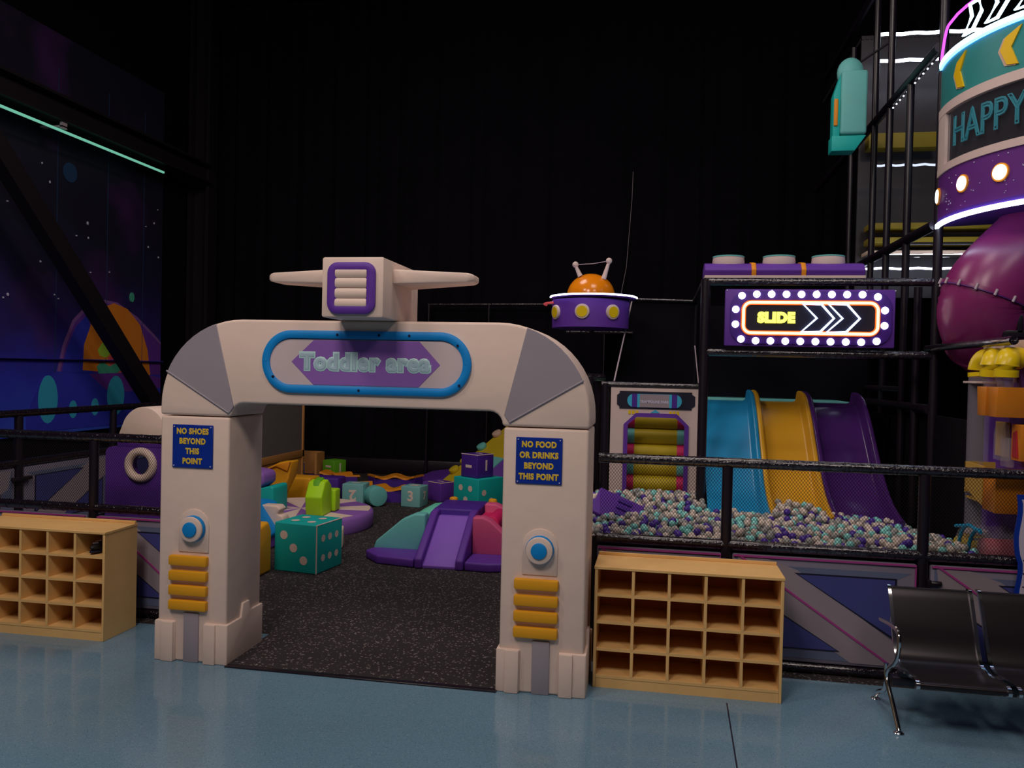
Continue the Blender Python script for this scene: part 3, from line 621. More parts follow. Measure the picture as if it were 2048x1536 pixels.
# wooden-framed grey partition and tray
t = thing('mesh_partition', (-6.2, 12.5, 0), 'grey mesh partition in a thin wooden frame at the left inside', 'partition')
MB().box(-6.22, -6.18, 9.6, 13.55, .52, 1.40, 'mesh_grey').build('mesh', t)
for z in (.40, 1.40): MB().box(-6.24, -6.16, 9.6, 13.6, z, z+(.12 if z < 1 else .025), 'plywood', .004).build('frame_rail', t)
for y in (9.6, 13.55): MB().box(-6.24, -6.16, y-.03, y+.03, 0, 1.42, 'plywood', .004).build('frame_post', t)
MB().box(-6.22, -6.18, 9.6, 13.55, 0, .40, 'plywood').build('kick_panel', t)
tag(MB().box(-6.55, -6.15, 14.3, 14.34, 0, .42, 'plywood').box(-6.12, -6.08, 13.95, 14.34, 0, .42, 'plywood').box(-6.15, -6.08, 14.30, 14.34, 0, .42, 'plywood').build('wooden_tray'), 'low wooden corner box behind the blue number cube', 'box')
# purple ramp and climbing wedge at the back right
tag(MB().raw([(-4.35, 13.45, 0), (-3.5, 13.4, 0), (-3.2, 14.5, 0), (-4.1, 14.55, 0), (-4.05, 14.5, .12), (-3.2, 14.5, .26), (-3.45, 13.45, .15)], [[0, 1, 2, 3], [0, 1, 6], [0, 6, 5, 4], [0, 4, 3], [3, 4, 5, 2], [1, 2, 5, 6]], 'purple_vinyl').build('soft_ramp'), 'low dark purple padded ramp running to the back wall', 'ramp')
t = thing('climbing_wedge', (-2.3, 12.6, 0), 'yellow and aqua padded climbing wedge with knob holds, right at the back', 'climbing wedge')
A0 = Vector((-3.46, 12.7, 0)); U = Vector((.712, .702, 0)); V = Vector((.702, -.712, 0)); RW = .86; RL = 1.75
def rp(u, v, h=0): z = .12+.69*u; return tuple(A0+U*u+V*v+Vector((0, 0, z+h)))
def r0(u, v): p = A0+U*u+V*v; return (p.x, p.y, 0)
MB().raw([r0(0, 0), r0(RL, 0), r0(RL, RW), r0(0, RW), rp(0, 0), rp(RL, 0), rp(RL, RW), rp(0, RW)], [[0, 1, 2, 3], [4, 5, 6, 7], [0, 1, 5, 4], [1, 2, 6, 5], [2, 3, 7, 6], [3, 0, 4, 7]], 'mid_purple').build('wedge_body', t)['label'] = 'purple wedge body'
b = MB()
def patch(u0, u1, v0, v1, m, sk=0, h=.02): b.raw([rp(u0, v0), rp(u1, v0), rp(u1+sk, v1), rp(u0+sk, v1), rp(u0, v0, h), rp(u1, v0, h), rp(u1+sk, v1, h), rp(u0+sk, v1, h)], [[0, 1, 2, 3], [4, 5, 6, 7], [0, 1, 5, 4], [1, 2, 6, 5], [2, 3, 7, 6], [3, 0, 4, 7]], m)
patch(0, RL, 0, .36, 'ramp_yellow')
for i in range(5): patch(i*.35, (i+1)*.35, .36, RW, ('ramp_yellow', 'aqua_vinyl')[i % 2])
b.build('climbing_face', t)['label'] = 'yellow and aqua climbing face'
for i, (u, m_) in enumerate(((.30, 'ramp_yellow'), (.50, 'ramp_yellow'), (.82, 'aqua_vinyl'), (1.12, 'cream_board'), (1.45, 'ramp_yellow'))):
    c = Vector(rp(u, .05, .015)); n_ = Vector((-.69*U.x, -.69*U.y, 1)).normalized(); MB().cyl(c, c+n_*.075, .085, m_, 20, .02).build('hold', t)
# front toddler climber with slide
t = thing('toddler_slide', (-2.2, 8.3, 0), 'padded toddler climber with purple slide between teal and pink side ramps', 'slide')
Mt = rotz(math.radians(2), (-2.1, 7.9, 0)); zt = .43
MB().prism([(7.86, 0), (7.86, .03), (8.55, zt-.02), (9.25, zt-.02), (9.25, 0)], -2.29, -1.93, 'X', 'mid_purple', .006, 2, Mt).build('chute', t)['label'] = 'mid purple chute'
for x0, x1 in ((-2.36, -2.28), (-1.94, -1.86)):
    MB().prism([(7.83, 0), (7.83, .10), (8.50, zt+.035), (8.62, zt+.045), (9.25, zt+.045), (9.25, 0)], x0, x1, 'X', 'purple_vinyl', .018, 3, Mt).build('side_wall', t)
MB().box(-2.36, -1.86, 8.62, 9.25, 0, zt+.048, 'deep_purple', .02, 3, Mt).build('platform', t)['label'] = 'dark purple platform'
MB().prism([(-2.93, 0.07), (-2.90, .16), (-2.62, .40), (-2.48, .465), (-2.365, .465), (-2.365, .07)], 8.28, 8.44, 'Y', 'aqua_vinyl', .02, 3, Mt).build('teal_cheek', t)['label'] = 'teal side panel'
MB().prism([(-2.90, 0.0), (-2.90, .12), (-2.60, .37), (-2.47, .44), (-2.365, .45), (-2.365, 0)], 8.44, 9.2, 'Y', 'mint_vinyl', .02, 3, Mt).build('teal_ramp', t)['label'] = 'mint side ramp'
MB().prism([(-1.855, .07), (-1.855, .46), (-1.74, .465), (-1.66, .43), (-1.32, .13), (-1.30, .07)], 8.26, 8.42, 'Y', 'pink_vinyl', .02, 3, Mt).build('pink_cheek', t)['label'] = 'pink side panel'
MB().prism([(-1.855, 0), (-1.855, .40), (-1.74, .40), (-1.30, .06), (-1.30, 0)], 8.42, 8.98, 'Y', 'hot_pink', .02, 3, Mt).build('pink_ramp', t)['label'] = 'deep pink ramp'
MB().prism([(-1.855, 0), (-1.855, .49), (-1.72, .49), (-1.64, .45), (-1.30, .12), (-1.30, 0)], 8.98, 9.14, 'Y', 'pink_vinyl', .02, 3, Mt).build('pink_cheek', t)
MB().cyl((-1.70, 8.44, .37), (-1.70, 8.96, .37), .085, 'hot_pink', 24, .02).build('roller', t); MB().cyl((-1.50, 8.44, .23), (-1.50, 8.96, .23), .085, 'deep_purple', 24, .02).build('roller', t)
MB().prism([(-2.97, 8.16), (-2.78, 7.93), (-2.37, 7.84), (-2.37, 8.3), (-2.92, 8.3)], 0, .09, 'Z', 'purple_vinyl', .02, 3, Mt).build('foot_pad', t)
MB().prism([(-1.85, 7.84), (-1.60, 7.82), (-1.30, 7.92), (-1.28, 8.26), (-1.85, 8.26)], 0, .09, 'Z', 'purple_vinyl', .02, 3, Mt).build('foot_pad', t)
for x in (-2.33, -1.86): MB().cyl((x, 9.3, 0), (x, 9.3, .50), .05, 'yellow_vinyl', 20, .02).build('yellow_knob', t)['label'] = 'yellow knob'
# yellow seat cut by the left pillar
tag(MB().prism([(6.86, 0), (6.84, .22), (6.98, .235), (7.02, .38), (7.10, .47), (7.3, .50), (7.36, .40), (7.36, 0)], -3.97, -3.655, 'X', 'yellow_vinyl', .03, 3).build('soft_armchair'), 'yellow padded seat half hidden behind the left pillar', 'seat')

# play house left of the arch, behind the fence
t = thing('playhouse', (-4.5, 6.5, 0), 'purple soft playhouse with round porthole and white domed roof, left of the arch', 'playhouse')
Yp = 6.4
outer = [(-4.76, 0.0), (-4.76, 1.18)]+arc(-4.70, 1.20, .06, 180, 90, 4)+[(-4.0, 1.26), (-4.0, 0)]
hole = arc(-4.41, 1.11, .115, 0, 360, 32)[:-1]
def plate_with_hole(outer, hole, y0, y1, m):
    bm = bmesh.new()
    def loop(pts, y): return [bm.verts.new((p[0], y, p[1])) for p in pts]
    for y in (y0, y1):
        o_ = loop(outer, y); h_ = loop(hole, y)
        es = [bm.edges.new((o_[i], o_[(i+1) % len(o_)])) for i in range(len(o_))]+[bm.edges.new((h_[i], h_[(i+1) % len(h_)])) for i in range(len(h_))]
        bmesh.ops.triangle_fill(bm, use_beauty=True, edges=es)
        if y == y0: o0, h0 = o_, h_
    for A_, B_ in ((o0, o_), (h0, h_)):
        for i in range(len(A_)): bm.faces.new((A_[i], A_[(i+1) % len(A_)], B_[(i+1) % len(A_)], B_[i]))
    return MB().frombm(bm, m)
plate_with_hole(outer, hole, Yp, Yp+.10, 'purple_vinyl').build('front_panel', t)
MB().tube([(p[0], Yp-.01, p[1]) for p in arc(-4.41, 1.11, .118, 0, 360, 36)[:-1]], .035, 'white_vinyl', 14, closed=True, up=(0, 1, 0)).build('porthole_ring', t)['label'] = 'white porthole ring'
MB().box(-4.1, -4.0, Yp+.10, 7.3, 0, 1.26, 'purple_vinyl', .02).build('side_panel', t)
MB().prism([(-4.64, 1.365)]+arc(-4.40, 1.38, .215, 150, 20, 14, .235)+[(-4.12, 1.365)], Yp, 7.1, 'Y', 'white_vinyl', .01, 2).build('domed_roof', t)['label'] = 'white domed roof'
MB().box(-4.66, -4.08, Yp+.01, 7.1, 1.26, 1.365, 'purple_vinyl', .01).build('roof_band', t)

# ================================================================== ball pit
structure(MB().box(-.62, 2.24, 5.82, 8.3, 0, .66, 'dark_pad').build('floor', smooth=False), 'raised black floor of the ball pit')
structure(MB().box(-.62, 3.0, 5.800, 5.818, .60, .835, 'dark_pad').build('trim_2'), 'black padded lip of the ball pit behind the front fence')
BR = .028
def surf(x, y):
    h = .80+.03*math.sin(2.1*x+.5)*math.cos(1.7*y)
    h += .085*math.exp(-((x-1.15)**2/.10+(y-7.1)**2/.12))
    h += .05*math.exp(-((x+.1)**2/.15+(y-7.6)**2/.1))
    h -= .05*max(0, (x-1.95))/.3
    return h
balls = []; cellsz = 2*BR; grid = {}
def rest(x, y):
    gx, gy = int(x//cellsz), int(y//cellsz); zb = surf(x, y)-.085
    for i in (-1, 0, 1):
        for j in (-1, 0, 1):
            for (a, b_, c) in grid.get((gx+i, gy+j), ()):
                d2 = (a-x)**2+(b_-y)**2
                if d2 < 4*BR*BR: zb = max(zb, c+math.sqrt(4*BR*BR-d2))
    return zb
def in_pit(x, y):
    if not (-.58 < x < 2.16 and 5.83 < y < 7.98): return False
    if x > .44 and y > 7.62: return False
    if x > .44 and y > 7.35 and x < 1.0: return False
    if x > 2.02 and y > 6.9: return False
    return True
N = 5200
for q in range(N):
    x = random.uniform(-.58, 2.16); y = random.uniform(5.83, 7.98)
    if not in_pit(x, y): continue
    best = (rest(x, y), x, y)
    for k in range(7):
        x2 = x+random.uniform(-.05, .05); y2 = y+random.uniform(-.05, .05)
        if in_pit(x2, y2):
            z2 = rest(x2, y2)
            if z2 < best[0]: best = (z2, x2, y2)
    z, x, y = best
    if z > surf(x, y)+.055: continue
    balls.append((x, y, z)); grid.setdefault((int(x//cellsz), int(y//cellsz)), []).append((x, y, z))
# keep clear of the slides, block and crawl panel
def blocked(x, y, z):
    return (-.57 < x < -.03 and 6.35 < y < 7.0 and z < .80) or (.42 < x < 1.02 and y > 6.98 and z < 1.1)
balls = [p for p in balls if not blocked(*p)]
def covered(p):
    x, y, z = p; g = (int(x//cellsz), int(y//cellsz)); s = 0
    for i in (-1, 0, 1):
        for j in (-1, 0, 1):
            for (a, b_, c) in grid.get((g[0]+i, g[1]+j), ()):
                if c > z+BR*.7 and (a-x)**2+(b_-y)**2 < (1.5*BR)**2: s += 1
    return s
ranked = sorted(balls, key=lambda p: (covered(p) > 0, p[1]+.35*abs(p[0]-.9) if p[1] > 5.95 else 9))
KINDS = ['ball_white', 'ball_grey', 'ball_teal', 'ball_purple']; CN = ['white', 'smoky grey', 'turquoise', 'dark purple']
proto = {}
for k in KINDS:
    bm = bmesh.new(); bmesh.ops.create_icosphere(bm, subdivisions=3, radius=BR); me = bpy.data.meshes.new('ball'); bm.to_mesh(me); bm.free()
    me.materials.append(MATS[k]); me.polygons.foreach_set('use_smooth', [True]*len(me.polygons)); proto[k] = me
for p in ranked[:300]:
    k = rng.choice(4, p=[.38, .28, .17, .17]); o = bpy.data.objects.new('play_ball', proto[KINDS[k]]); COL.objects.link(o); o.location = p
    tag(o, f'{CN[k]} plastic play ball lying in the ball pit close behind the front fence', 'ball', f'{CN[k]} balls in the ball pit')
ico = bmesh.new(); bmesh.ops.create_icosphere(ico, subdivisions=2, radius=BR); ico.verts.index_update()
IV = [v.co[:] for v in ico.verts]; IF = [[v.index for v in f.verts] for f in ico.faces]; ico.free()
b = MB()
for p in ranked[300:]:
    k = rng.choice(4, p=[.38, .28, .17, .17]); b.raw([(v[0]+p[0], v[1]+p[1], v[2]+p[2]) for v in IV], IF, KINDS[k])
o = b.build('play_balls', sharp=80); o['kind'] = 'stuff'; tag(o, 'mass of white, grey, turquoise and purple balls filling the rest of the ball pit', 'balls')
# purple foam block lying in the balls
t = thing('foam_block', (-.33, 6.7, .72), 'purple foam block with three grooves lying half buried in the ball pit', 'foam block')
Mb = Matrix.Translation((-.32, 6.75, .83)) @ Matrix.Rotation(math.radians(22), 4, 'Y') @ Matrix.Rotation(math.radians(28), 4, 'X')
MB().box(-.20, .20, -.17, .17, -.10, .08, 'purple_vinyl', .015, 3, Mb).build('block_body', t)
for i in range(3): MB().box(-.02+.0*i, .10, -.10+.085*i, -.055+.085*i, .078, .098, 'deep_purple', .008, 2, Mb).build('grip', t)

# crawl-in panel
YC = 8.0
t = thing('crawl_panel', (-.02, YC, .66), 'white crawl-in panel with yellow rollers and a TRAMPOLINE PARK badge', 'play panel')
outer = [(-.445, .66), (-.445, 1.862), (.41, 1.862), (.41, .66)]
hole = [(-.29, .70), (-.29, 1.50), (-.19, 1.59), (.18, 1.59), (.28, 1.50), (.28, .70)]
plate_with_hole(outer, hole, YC, YC+.05, 'tub_white').build('front_board', t)
hp = [(-.295, .70), (-.295, 1.505), (-.195, 1.60), (.185, 1.60), (.285, 1.505), (.285, .70)]
MB().sweep([(x, YC-.01, z) for x, z in hp], [(-.02, -.015), (.02, -.015), (.02, .015), (-.02, .015)], 'purple_vinyl', up=(0, -1, 0)).build('purple_surround', t)['label'] = 'purple octagonal surround'
bd = MB().prism([(-.36, 1.68), (-.36, 1.66), (.33, 1.66), (.33, 1.68), (.36, 1.70), (.36, 1.79), (.33, 1.81), (.33, 1.83), (-.36, 1.83), (-.36, 1.81), (-.385, 1.79), (-.385, 1.70)], YC-.008, YC-.0005, 'Y', 'ink').build('badge', t); bd['label'] = 'black badge with purple capsule'
cp = MB().prism(rrect(-.285, .235, 1.675, 1.805, .064, 8), YC-.018, YC-.008, 'Y', 'mural_teal')
cp.box(-.24, -.19, YC-.021, YC-.012, 1.675, 1.805, 'deep_purple').box(.14, .19, YC-.021, YC-.012, 1.675, 1.805, 'deep_purple').box(-.165, .115, YC-.022, YC-.012, 1.677, 1.803, 'panel_light')
cp.text('TRAMPOLINE PARK', .037, 'star_white', facing(-.025, YC-.0235, 1.73), off=.0006, ext=.0008, sx=.86).build('capsule', bd)
mk = MB().prism([(-.06, 1.625), (-.015, 1.655), (.03, 1.625)], YC-.006, YC-.0005, 'Y', 'mural_teal')
for x in (-.26, -.225, -.19, .13, .165, .20): mk.box(x-.012, x+.012, YC-.006, YC-.0005, 1.608, 1.642, 'cup_yellow')
mk.build('arrow_marks', t)
for i in range(7):
    zc = .74+i*.155; yc = YC+.30+i*.03; c_ = ('aqua_vinyl', 'hot_pink')[i % 2]
    r_o = MB().cyl((-.34, yc, zc), (.33, yc, zc), .080, 'ramp_yellow', 28, .01).build('roller', t); r_o['label'] = 'yellow foam roller'
    MB().cyl((-.345, yc, zc), (-.215, yc, zc), .083, c_, 28, .01).build('coloured_end', r_o); MB().cyl((.205, yc, zc), (.335, yc, zc), .083, c_, 28, .01).build('coloured_end', r_o)

# three slides
prof = [(8.75, 1.745), (8.60, 1.74), (8.42, 1.70), (8.22, 1.56), (8.0, 1.36), (7.78, 1.15), (7.55, .97), (7.35, .86), (7.15, .79), (6.98, .755)]
def catmull(P, n=5):
    out = []
    for i in range(len(P)-1):
        p0 = P[max(i-1, 0)]; p1 = P[i]; p2 = P[i+1]; p3 = P[min(i+2, len(P)-1)]
        for k in range(n):
            t_ = k/n; out.append(tuple(.5*((2*p1[j])+(-p0[j]+p2[j])*t_+(2*p0[j]-5*p1[j]+4*p2[j]-p3[j])*t_*t_+(-p0[j]+3*p1[j]-3*p2[j]+p3[j])*t_**3) for j in range(len(p1))))
    return out+[tuple(P[-1])]
prof = catmull(prof)
def chute(x0, x1, m, label, left=True, right=True):
    b = MB(); wl = .045; hh = .115; xs = (x0, x1)
    sec = [(x0, -.03), (x1, -.03)]
    if right: sec += [(x1, hh-.01), (x1-.01, hh), (x1-wl+.012, hh), (x1-wl, hh-.012), (x1-wl-.012, .015), (x1-wl-.035, 0)]
    else: sec += [(x1, 0)]
    if left: sec += [(x0+wl+.035, 0), (x0+wl+.012, .015), (x0+wl, hh-.012), (x0+wl-.012, hh), (x0+.01, hh), (x0, hh-.01)]
    else: sec += [(x0, 0)]
    vs = []; q = len(sec); n = len(prof)
    for i, (y, z_) in enumerate(prof):
        a = prof[max(i-1, 0)]; c = prof[min(i+1, n-1)]; ty, tz = c[0]-a[0], c[1]-a[1]; L = math.hypot(ty, tz); ny, nz = tz/L, -ty/L
        if nz < 0: ny, nz = -ny, -nz
        for x, h_ in sec: vs.append((x, y+ny*h_, z_+nz*h_))
    fs = [[i*q+c, i*q+(c+1) % q, (i+1)*q+(c+1) % q, (i+1)*q+c] for i in range(n-1) for c in range(q)]+[list(range(q)), [(n-1)*q+c for c in range(q)]]
    b.raw(vs, fs, m); o = b.build('slide', sharp=50); return tag(o, label, 'slide')
chute(.46, .955, 'slide_blue', 'blue plastic slide running into the ball pit, left of three', left=False)
chute(.955, 1.455, 'slide_yellow', 'yellow plastic slide running into the ball pit, middle of three')
chute(1.455, 1.985, 'slide_purple', 'dark purple plastic slide running into the ball pit, right of three')
tag(MB().box(.46, 2.0, 8.78, 10.6, 1.66, 1.752, 'aqua_vinyl', .01).build('slide_platform'), 'aqua padded platform at the top of the three slides', 'platform')

# ================================================================== dark play frame
YS = 7.5; XS = 2.3
t = thing('climbing_structure', (1.4, 8.5, 0), 'dark padded pole frame of the slide tower behind the ball pit', 'frame')
def pole(p0, p1, r=.04, m='dark_pad', nm='pole'): return MB().tube([p0, p1], r, m, 16).build(nm, t)
pole((.405, YS, 0), (.405, YS, 2.86), .042); pole((XS+.03, YS, 0), (XS+.03, YS, 5.6), .038)
pole((.40, YS, 2.84), (XS, YS, 2.84), .035, 'taped_pipe', 'cross_rail'); pole((.40, YS, 2.21), (XS, YS, 2.21), .035, 'taped_pipe', 'cross_rail')
pole((.40, 9.6, 2.84), (.40, YS, 2.84), .035); pole((.40, 9.6, 0), (.40, 9.6, 2.84), .04)
pole((XS, 5.85, 2.275), (XS, YS+.1, 2.275), .03, 'taped_pipe', 'side_rail'); pole((XS, YS, 3.33), (XS, 12.5, 3.33), .045, nm='side_rail'); pole((XS, YS, 4.84), (XS, 13, 4.84), .045, nm='side_rail')
pole((XS, YS, 1.75), (XS, 12, 1.75), .04, nm='side_rail'); pole((XS+.0, 8.31, 1.9), (XS, 10, 1.9), .035, nm='side_rail')
for y, z0, z1 in ((7.9, .7, 2.84), (8.31, 0, 4.84), (9.01, 0, 6.4), (9.62, 2.84, 6.3), (10.73, 0, 6.1)): pole((XS, y, z0), (XS, y, z1), .035, nm='upright')
pole((XS, 9.01, 6.35), (XS, 12.5, 6.35), .04, nm='side_rail')
MB().box(.45, XS, 9.62, 9.68, 1.76, 2.80, 'black_cloth').box(.45, XS, 8.80, 8.86, 0, 1.66, 'black_cloth').build('back_sheet', t)
MB().box(2.34, 2.37, 6.7, 12.5, 0, 1.7, 'black_cloth').build('side_sheet', t)
for i in range(5): MB().box(XS+.06, 5.4, 9.0+i*.9, 9.06+i*.9, 3.4, 3.42, 'corrugated_grey').build('deck_beam', t)
# dark netted enclosure between arch and frame
t2 = thing('net_enclosure', (-.9, 9.0, 0), 'dark netted enclosure with thin rails beside the crawl panel', 'enclosure')
def pole2(p0, p1, r=.035, m='dark_pad', nm='pole'): return MB().tube([p0, p1], r, m, 14).build(nm, t2)
pole2((-.575, 8.2, 0), (-.575, 8.2, 1.97), .048); pole2((-.50, 8.02, 0), (-.50, 8.02, 1.90), .04); pole2((-.65, 7.9, 0), (-.65, 7.9, 1.96), .04)
pole2((-.54, 8.02, 1.89), (.40, 8.02, 1.89), .03, 'taped_pipe', 'top_rail'); pole2((-.66, 7.9, 1.95), (-.55, 8.2, 1.95), .045, 'taped_pipe', 'top_rail')
pole2((-.30, 9.5, 2.86), (.44, 9.5, 2.84), .018, 'taped_pipe', 'back_rail')
pole2((-.42, 8.05, 1.92), (-.31, 9.5, 2.86), .008, 'bracket_grey', 'cord'); pole2((.39, 8.05, 1.92), (.37, 8.6, 2.3), .006, 'bracket_grey', 'cord')
MB().box(-.62, .4, 9.54, 9.57, 0, 2.83, 'black_cloth').build('sheet', t2)
MB().box(-.70, -.68, 5.9, 8.2, 0, .9, 'dark_pad').build('side_pad', t2)
MB().box(-.605, -.58, 8.27, 8.35, 1.42, 1.70, 'aqua_vinyl').box(-.605, -.58, 8.27, 8.35, 1.34, 1.42, 'orange_vinyl').box(-.605, -.58, 8.27, 8.35, .9, 1.34, 'mint_vinyl').build('edge_strip', t2)['label'] = 'narrow aqua and orange strip'
# thin cable down the back curtain
tag(MB().tube([(-.52, 14.70, 5.6), (-.53, 14.7, 5.1), (-.60, 14.70, 3.9), (-.72, 14.68, 3.2), (-.74, 14.68, 0.0)], .004, 'bracket_grey', 6).build('cable'), 'thin pale cable hanging down the black back wall', 'cable')

t = thing('back_rail_frame', (-3.0, 14.5, 0), 'thin black rail frame standing along the back wall, seen above the arch', 'rail')
MB().tube([(-4.2, 14.50, 3.19), (-.9, 14.50, 3.22)], .025, 'taped_pipe', 12).build('rail', t)
for x in (-4.18, -3.05, -.95): MB().tube([(x, 14.50, 0), (x, 14.50, 3.2)], .022, 'dark_pad', 12).build('post', t)
# flying saucer decoration
t = thing('saucer_decoration', (-.80, 8.9, 2.45), 'purple flying saucer with orange dome and lit white rim above the net enclosure', 'decoration')
UX, UY = -.72, 8.9; UZ = 2.80
MB().lathe([(.415, -.32), (.42, -.02), (0, 0)], 'purple_vinyl', 48, Matrix.Translation((UX-.02, UY, UZ))).lathe([(0, -.33), (.415, -.32)], 'deep_purple', 48, Matrix.Translation((UX-.02, UY, UZ))).build('barrel', t)
MB().lathe([(0, 0), (.44, -.005), (.462, .012), (.44, .03), (0, .035)], 'purple_vinyl', 56, Matrix.Translation((UX+.01, UY, UZ))).build('rim', t)
def ring3(cx, cy, cz, r, a0, a1, n=40): return [(cx+r*math.cos(math.radians(a0+(a1-a0)*i/n)), cy+r*math.sin(math.radians(a0+(a1-a0)*i/n)), cz) for i in range(n+1)]
MB().tube(ring3(UX+.01, UY, UZ+.018, .468, 186, 362), .009, 'led_white', 8).build('rim_light', t)['label'] = 'lit white rim'
MB().tube(ring3(UX-.24, UY+.1, UZ-.05, .30, 165, 300), .012, 'neon_pink', 8).build('red_light', t)['label'] = 'dim red light loop'
MB().sphere((UX-.02, UY, UZ+.03), .262, 'dome_orange', 4, (1, 1, .95)).build('dome', t)['label'] = 'orange dome'
for x0, z0, x1, z1 in ((-.85, UZ+.24, -.905, UZ+.355), (-.60, UZ+.21, -.545, UZ+.395)):
    MB().cyl((x0, UY-.10, z0), (x1, UY-.10, z1), .028, 'tub_white', 16, 0, .016).sphere((x1, UY-.10, z1+.01), .034, 'tub_white', 3).build('antenna', t)
MB().tube([(-.905, UY-.10, UZ+.365), (-.72, UY-.10, UZ+.375), (-.545, UY-.10, UZ+.405)], .004, 'bracket_grey', 6).build('cord', t)
for a in (-146, -97, -52):
    ar = math.radians(a); c = Vector((UX-.02+.415*math.cos(ar), UY+.415*math.sin(ar), UZ-.16)); n_ = Vector((math.cos(ar), math.sin(ar), -.06)).normalized()
    pt = MB().cyl(c-n_*.01, c+n_*.022, .078, 'tub_white', 32, .006).build('porthole', t); MB().cyl(c+n_*.021, c+n_*.026, .058, 'cup_yellow', 28).build('pane', pt)
pole_o = MB().tube([(UX-.35, 9.52, UZ-.33), (UX+.42, 9.52, UZ-.33)], .02, 'taped_pipe', 10).tube([(UX-.02, 8.9, UZ-.34), (UX-.02, 9.55, UZ-.34)], .02, 'taped_pipe', 10).build('support_rail', t)

# slide neon sign
t = thing('neon_sign', (1.27, 7.43, 2.27), 'purple marquee sign reading SLIDE with round bulbs and neon arrows', 'sign')
YN = 7.40
MB().box(.525, 1.935, YN, YN+.05, 2.265, 2.765, 'purple_vinyl', .012).build('board', t)
MB().prism(rrect(.57, 1.905, 2.285, 2.745, .14, 8), YN-.02, YN, 'Y', 'deep_purple', .004).prism(rrect(.675, 1.79, 2.375, 2.65, .07, 8), YN-.03, YN-.018, 'Y', 'mural_violet').build('face_plate', t)
MB().prism(rrect(.69, 1.775, 2.39, 2.635, .06, 8), YN-.032, YN-.029, 'Y', 'ink').build('black_panel', t)
MB().tube([(x, YN-.045, z) for x, z in rrect(.68, 1.785, 2.38, 2.645, .065, 8)], .0115, 'neon_core', 10, closed=True, up=(0, 1, 0)).sweep([(x, YN-.036, z) for x, z in rrect(.68, 1.785, 2.38, 2.645, .065, 8)], [(-.021, -.002), (.021, -.002), (.021, .002), (-.021, .002)], 'orange_halo', closed=True, up=(0, 1, 0)).build('neon_border', t)['label'] = 'glowing neon border backed by a painted orange halo'  # flat strip behind the tube: its orange halo on the panel, as glowing colour
MB().text('SLIDE', .118, 'neon_yellow', facing(.955, YN-.042, 2.51), outline=.0095, sx=.98, space=1.10).build('neon_lettering', t)['label'] = 'glowing yellow neon letters'
for x in (1.175, 1.385):
    pts = [(x, 2.632), (x+.15, 2.632), (x+.255, 2.512), (x+.145, 2.394), (x-.01, 2.394), (x+.115, 2.512)]
    MB().tube([(a, YN-.045, c) for a, c in pts], .0105, 'neon_chevron', 8, closed=True, up=(0, 1, 0)).build('neon_arrow', t)['label'] = 'glowing white arrow outline'
bulbs = [(.635+.0*i, 2.61) for i in range(0)]+[(.665, 2.705)]+[(.665+.1245*i, 2.719) for i in range(1, 9)]+[(.665+.1245*9, 2.70)]+[(.665, 2.325)]+[(.665+.1245*i, 2.312) for i in range(1, 9)]+[(.665+.1245*9, 2.322)]+[(.615, 2.585), (.615, 2.455), (1.845, 2.585), (1.845, 2.455)]
for x, z_ in bulbs: MB().sphere((x, YN-.02, z_), .031, 'bulb', 3, (1, .5, 1)).build('bulb', t)
for x in (.54, .92, 1.30, 1.70, 1.93):
    MB().cyl((x, YN-.004, 2.755), (x, YN, 2.755), .006, 'star_white', 8).build('screw', t)
t.location.x += .045
# purple roll with lids above the sign
t = thing('rocket_roof_trim', (1.13, 7.85, 2.88), 'purple padded roll with three white lids along the top of the slide frame', 'decoration')
MB().box(.40, 1.78, 7.60, 8.05, 2.885, 2.91, 'tub_white').build('white_strip', t)
MB().prism([(7.62, 2.91), (7.60, 2.96), (7.66, 3.02), (7.82, 3.045), (8.0, 3.0), (8.03, 2.91)], .40, 1.78, 'X', 'purple_vinyl', .01, 2).build('roll', t)
for x in (.83, 1.26): MB().prism([(7.61, 2.90), (7.59, 2.962), (7.655, 3.028), (7.82, 3.054), (8.0, 3.01)], x-.02, x+.02, 'X', 'orange_vinyl', .003, 1).build('strap', t)['label'] = 'orange strap'
for x in (.62, 1.07, 1.50):
    l_ = MB().lathe([(0, 0), (.14, 0), (.145, .03), (.14, .075), (0, .078)], 'tub_white', 36, Matrix.Translation((x, 7.80, 3.02))).build('lid', t); l_['label'] = 'white round lid'
    MB().lathe([(.13, 0), (.143, .0), (.143, .012), (.13, .014)], 'aqua_vinyl', 36, Matrix.Translation((x, 7.80, 3.092))).build('rim', l_)
# teal rocket hanging on the side frame
t = thing('hanging_rocket', (1.95, 9.0, 4.4), 'dim teal rocket pod with rounded nose hanging high by the frame', 'decoration')
MB().box(1.80, 2.06, 8.92, 9.10, 4.53, 5.19, 'aqua_vinyl', .03, 3).build('body', t)
MB().prism([(1.73, 4.42), (1.73, 4.95), (1.80, 5.17), (1.80, 4.42)], 8.95, 9.10, 'Y', 'teal_vinyl', .01).prism([(1.72, 4.36), (1.72, 4.52), (2.06, 4.52), (1.95, 4.36)], 8.94, 9.12, 'Y', 'teal_vinyl', .01).build('tail', t)
MB().sphere((1.90, 9.02, 5.19), .12, 'aqua_vinyl', 3, (1.1, .8, 1.3)).build('nose', t); MB().box(1.735, 1.775, 8.93, 8.96, 4.62, 4.90, 'orange_vinyl', .01).build('window', t)
MB().tube([(2.0, 9.02, 5.3), (XS, 9.01, 5.5)], .012, 'black_steel', 8).build('bracket', t)

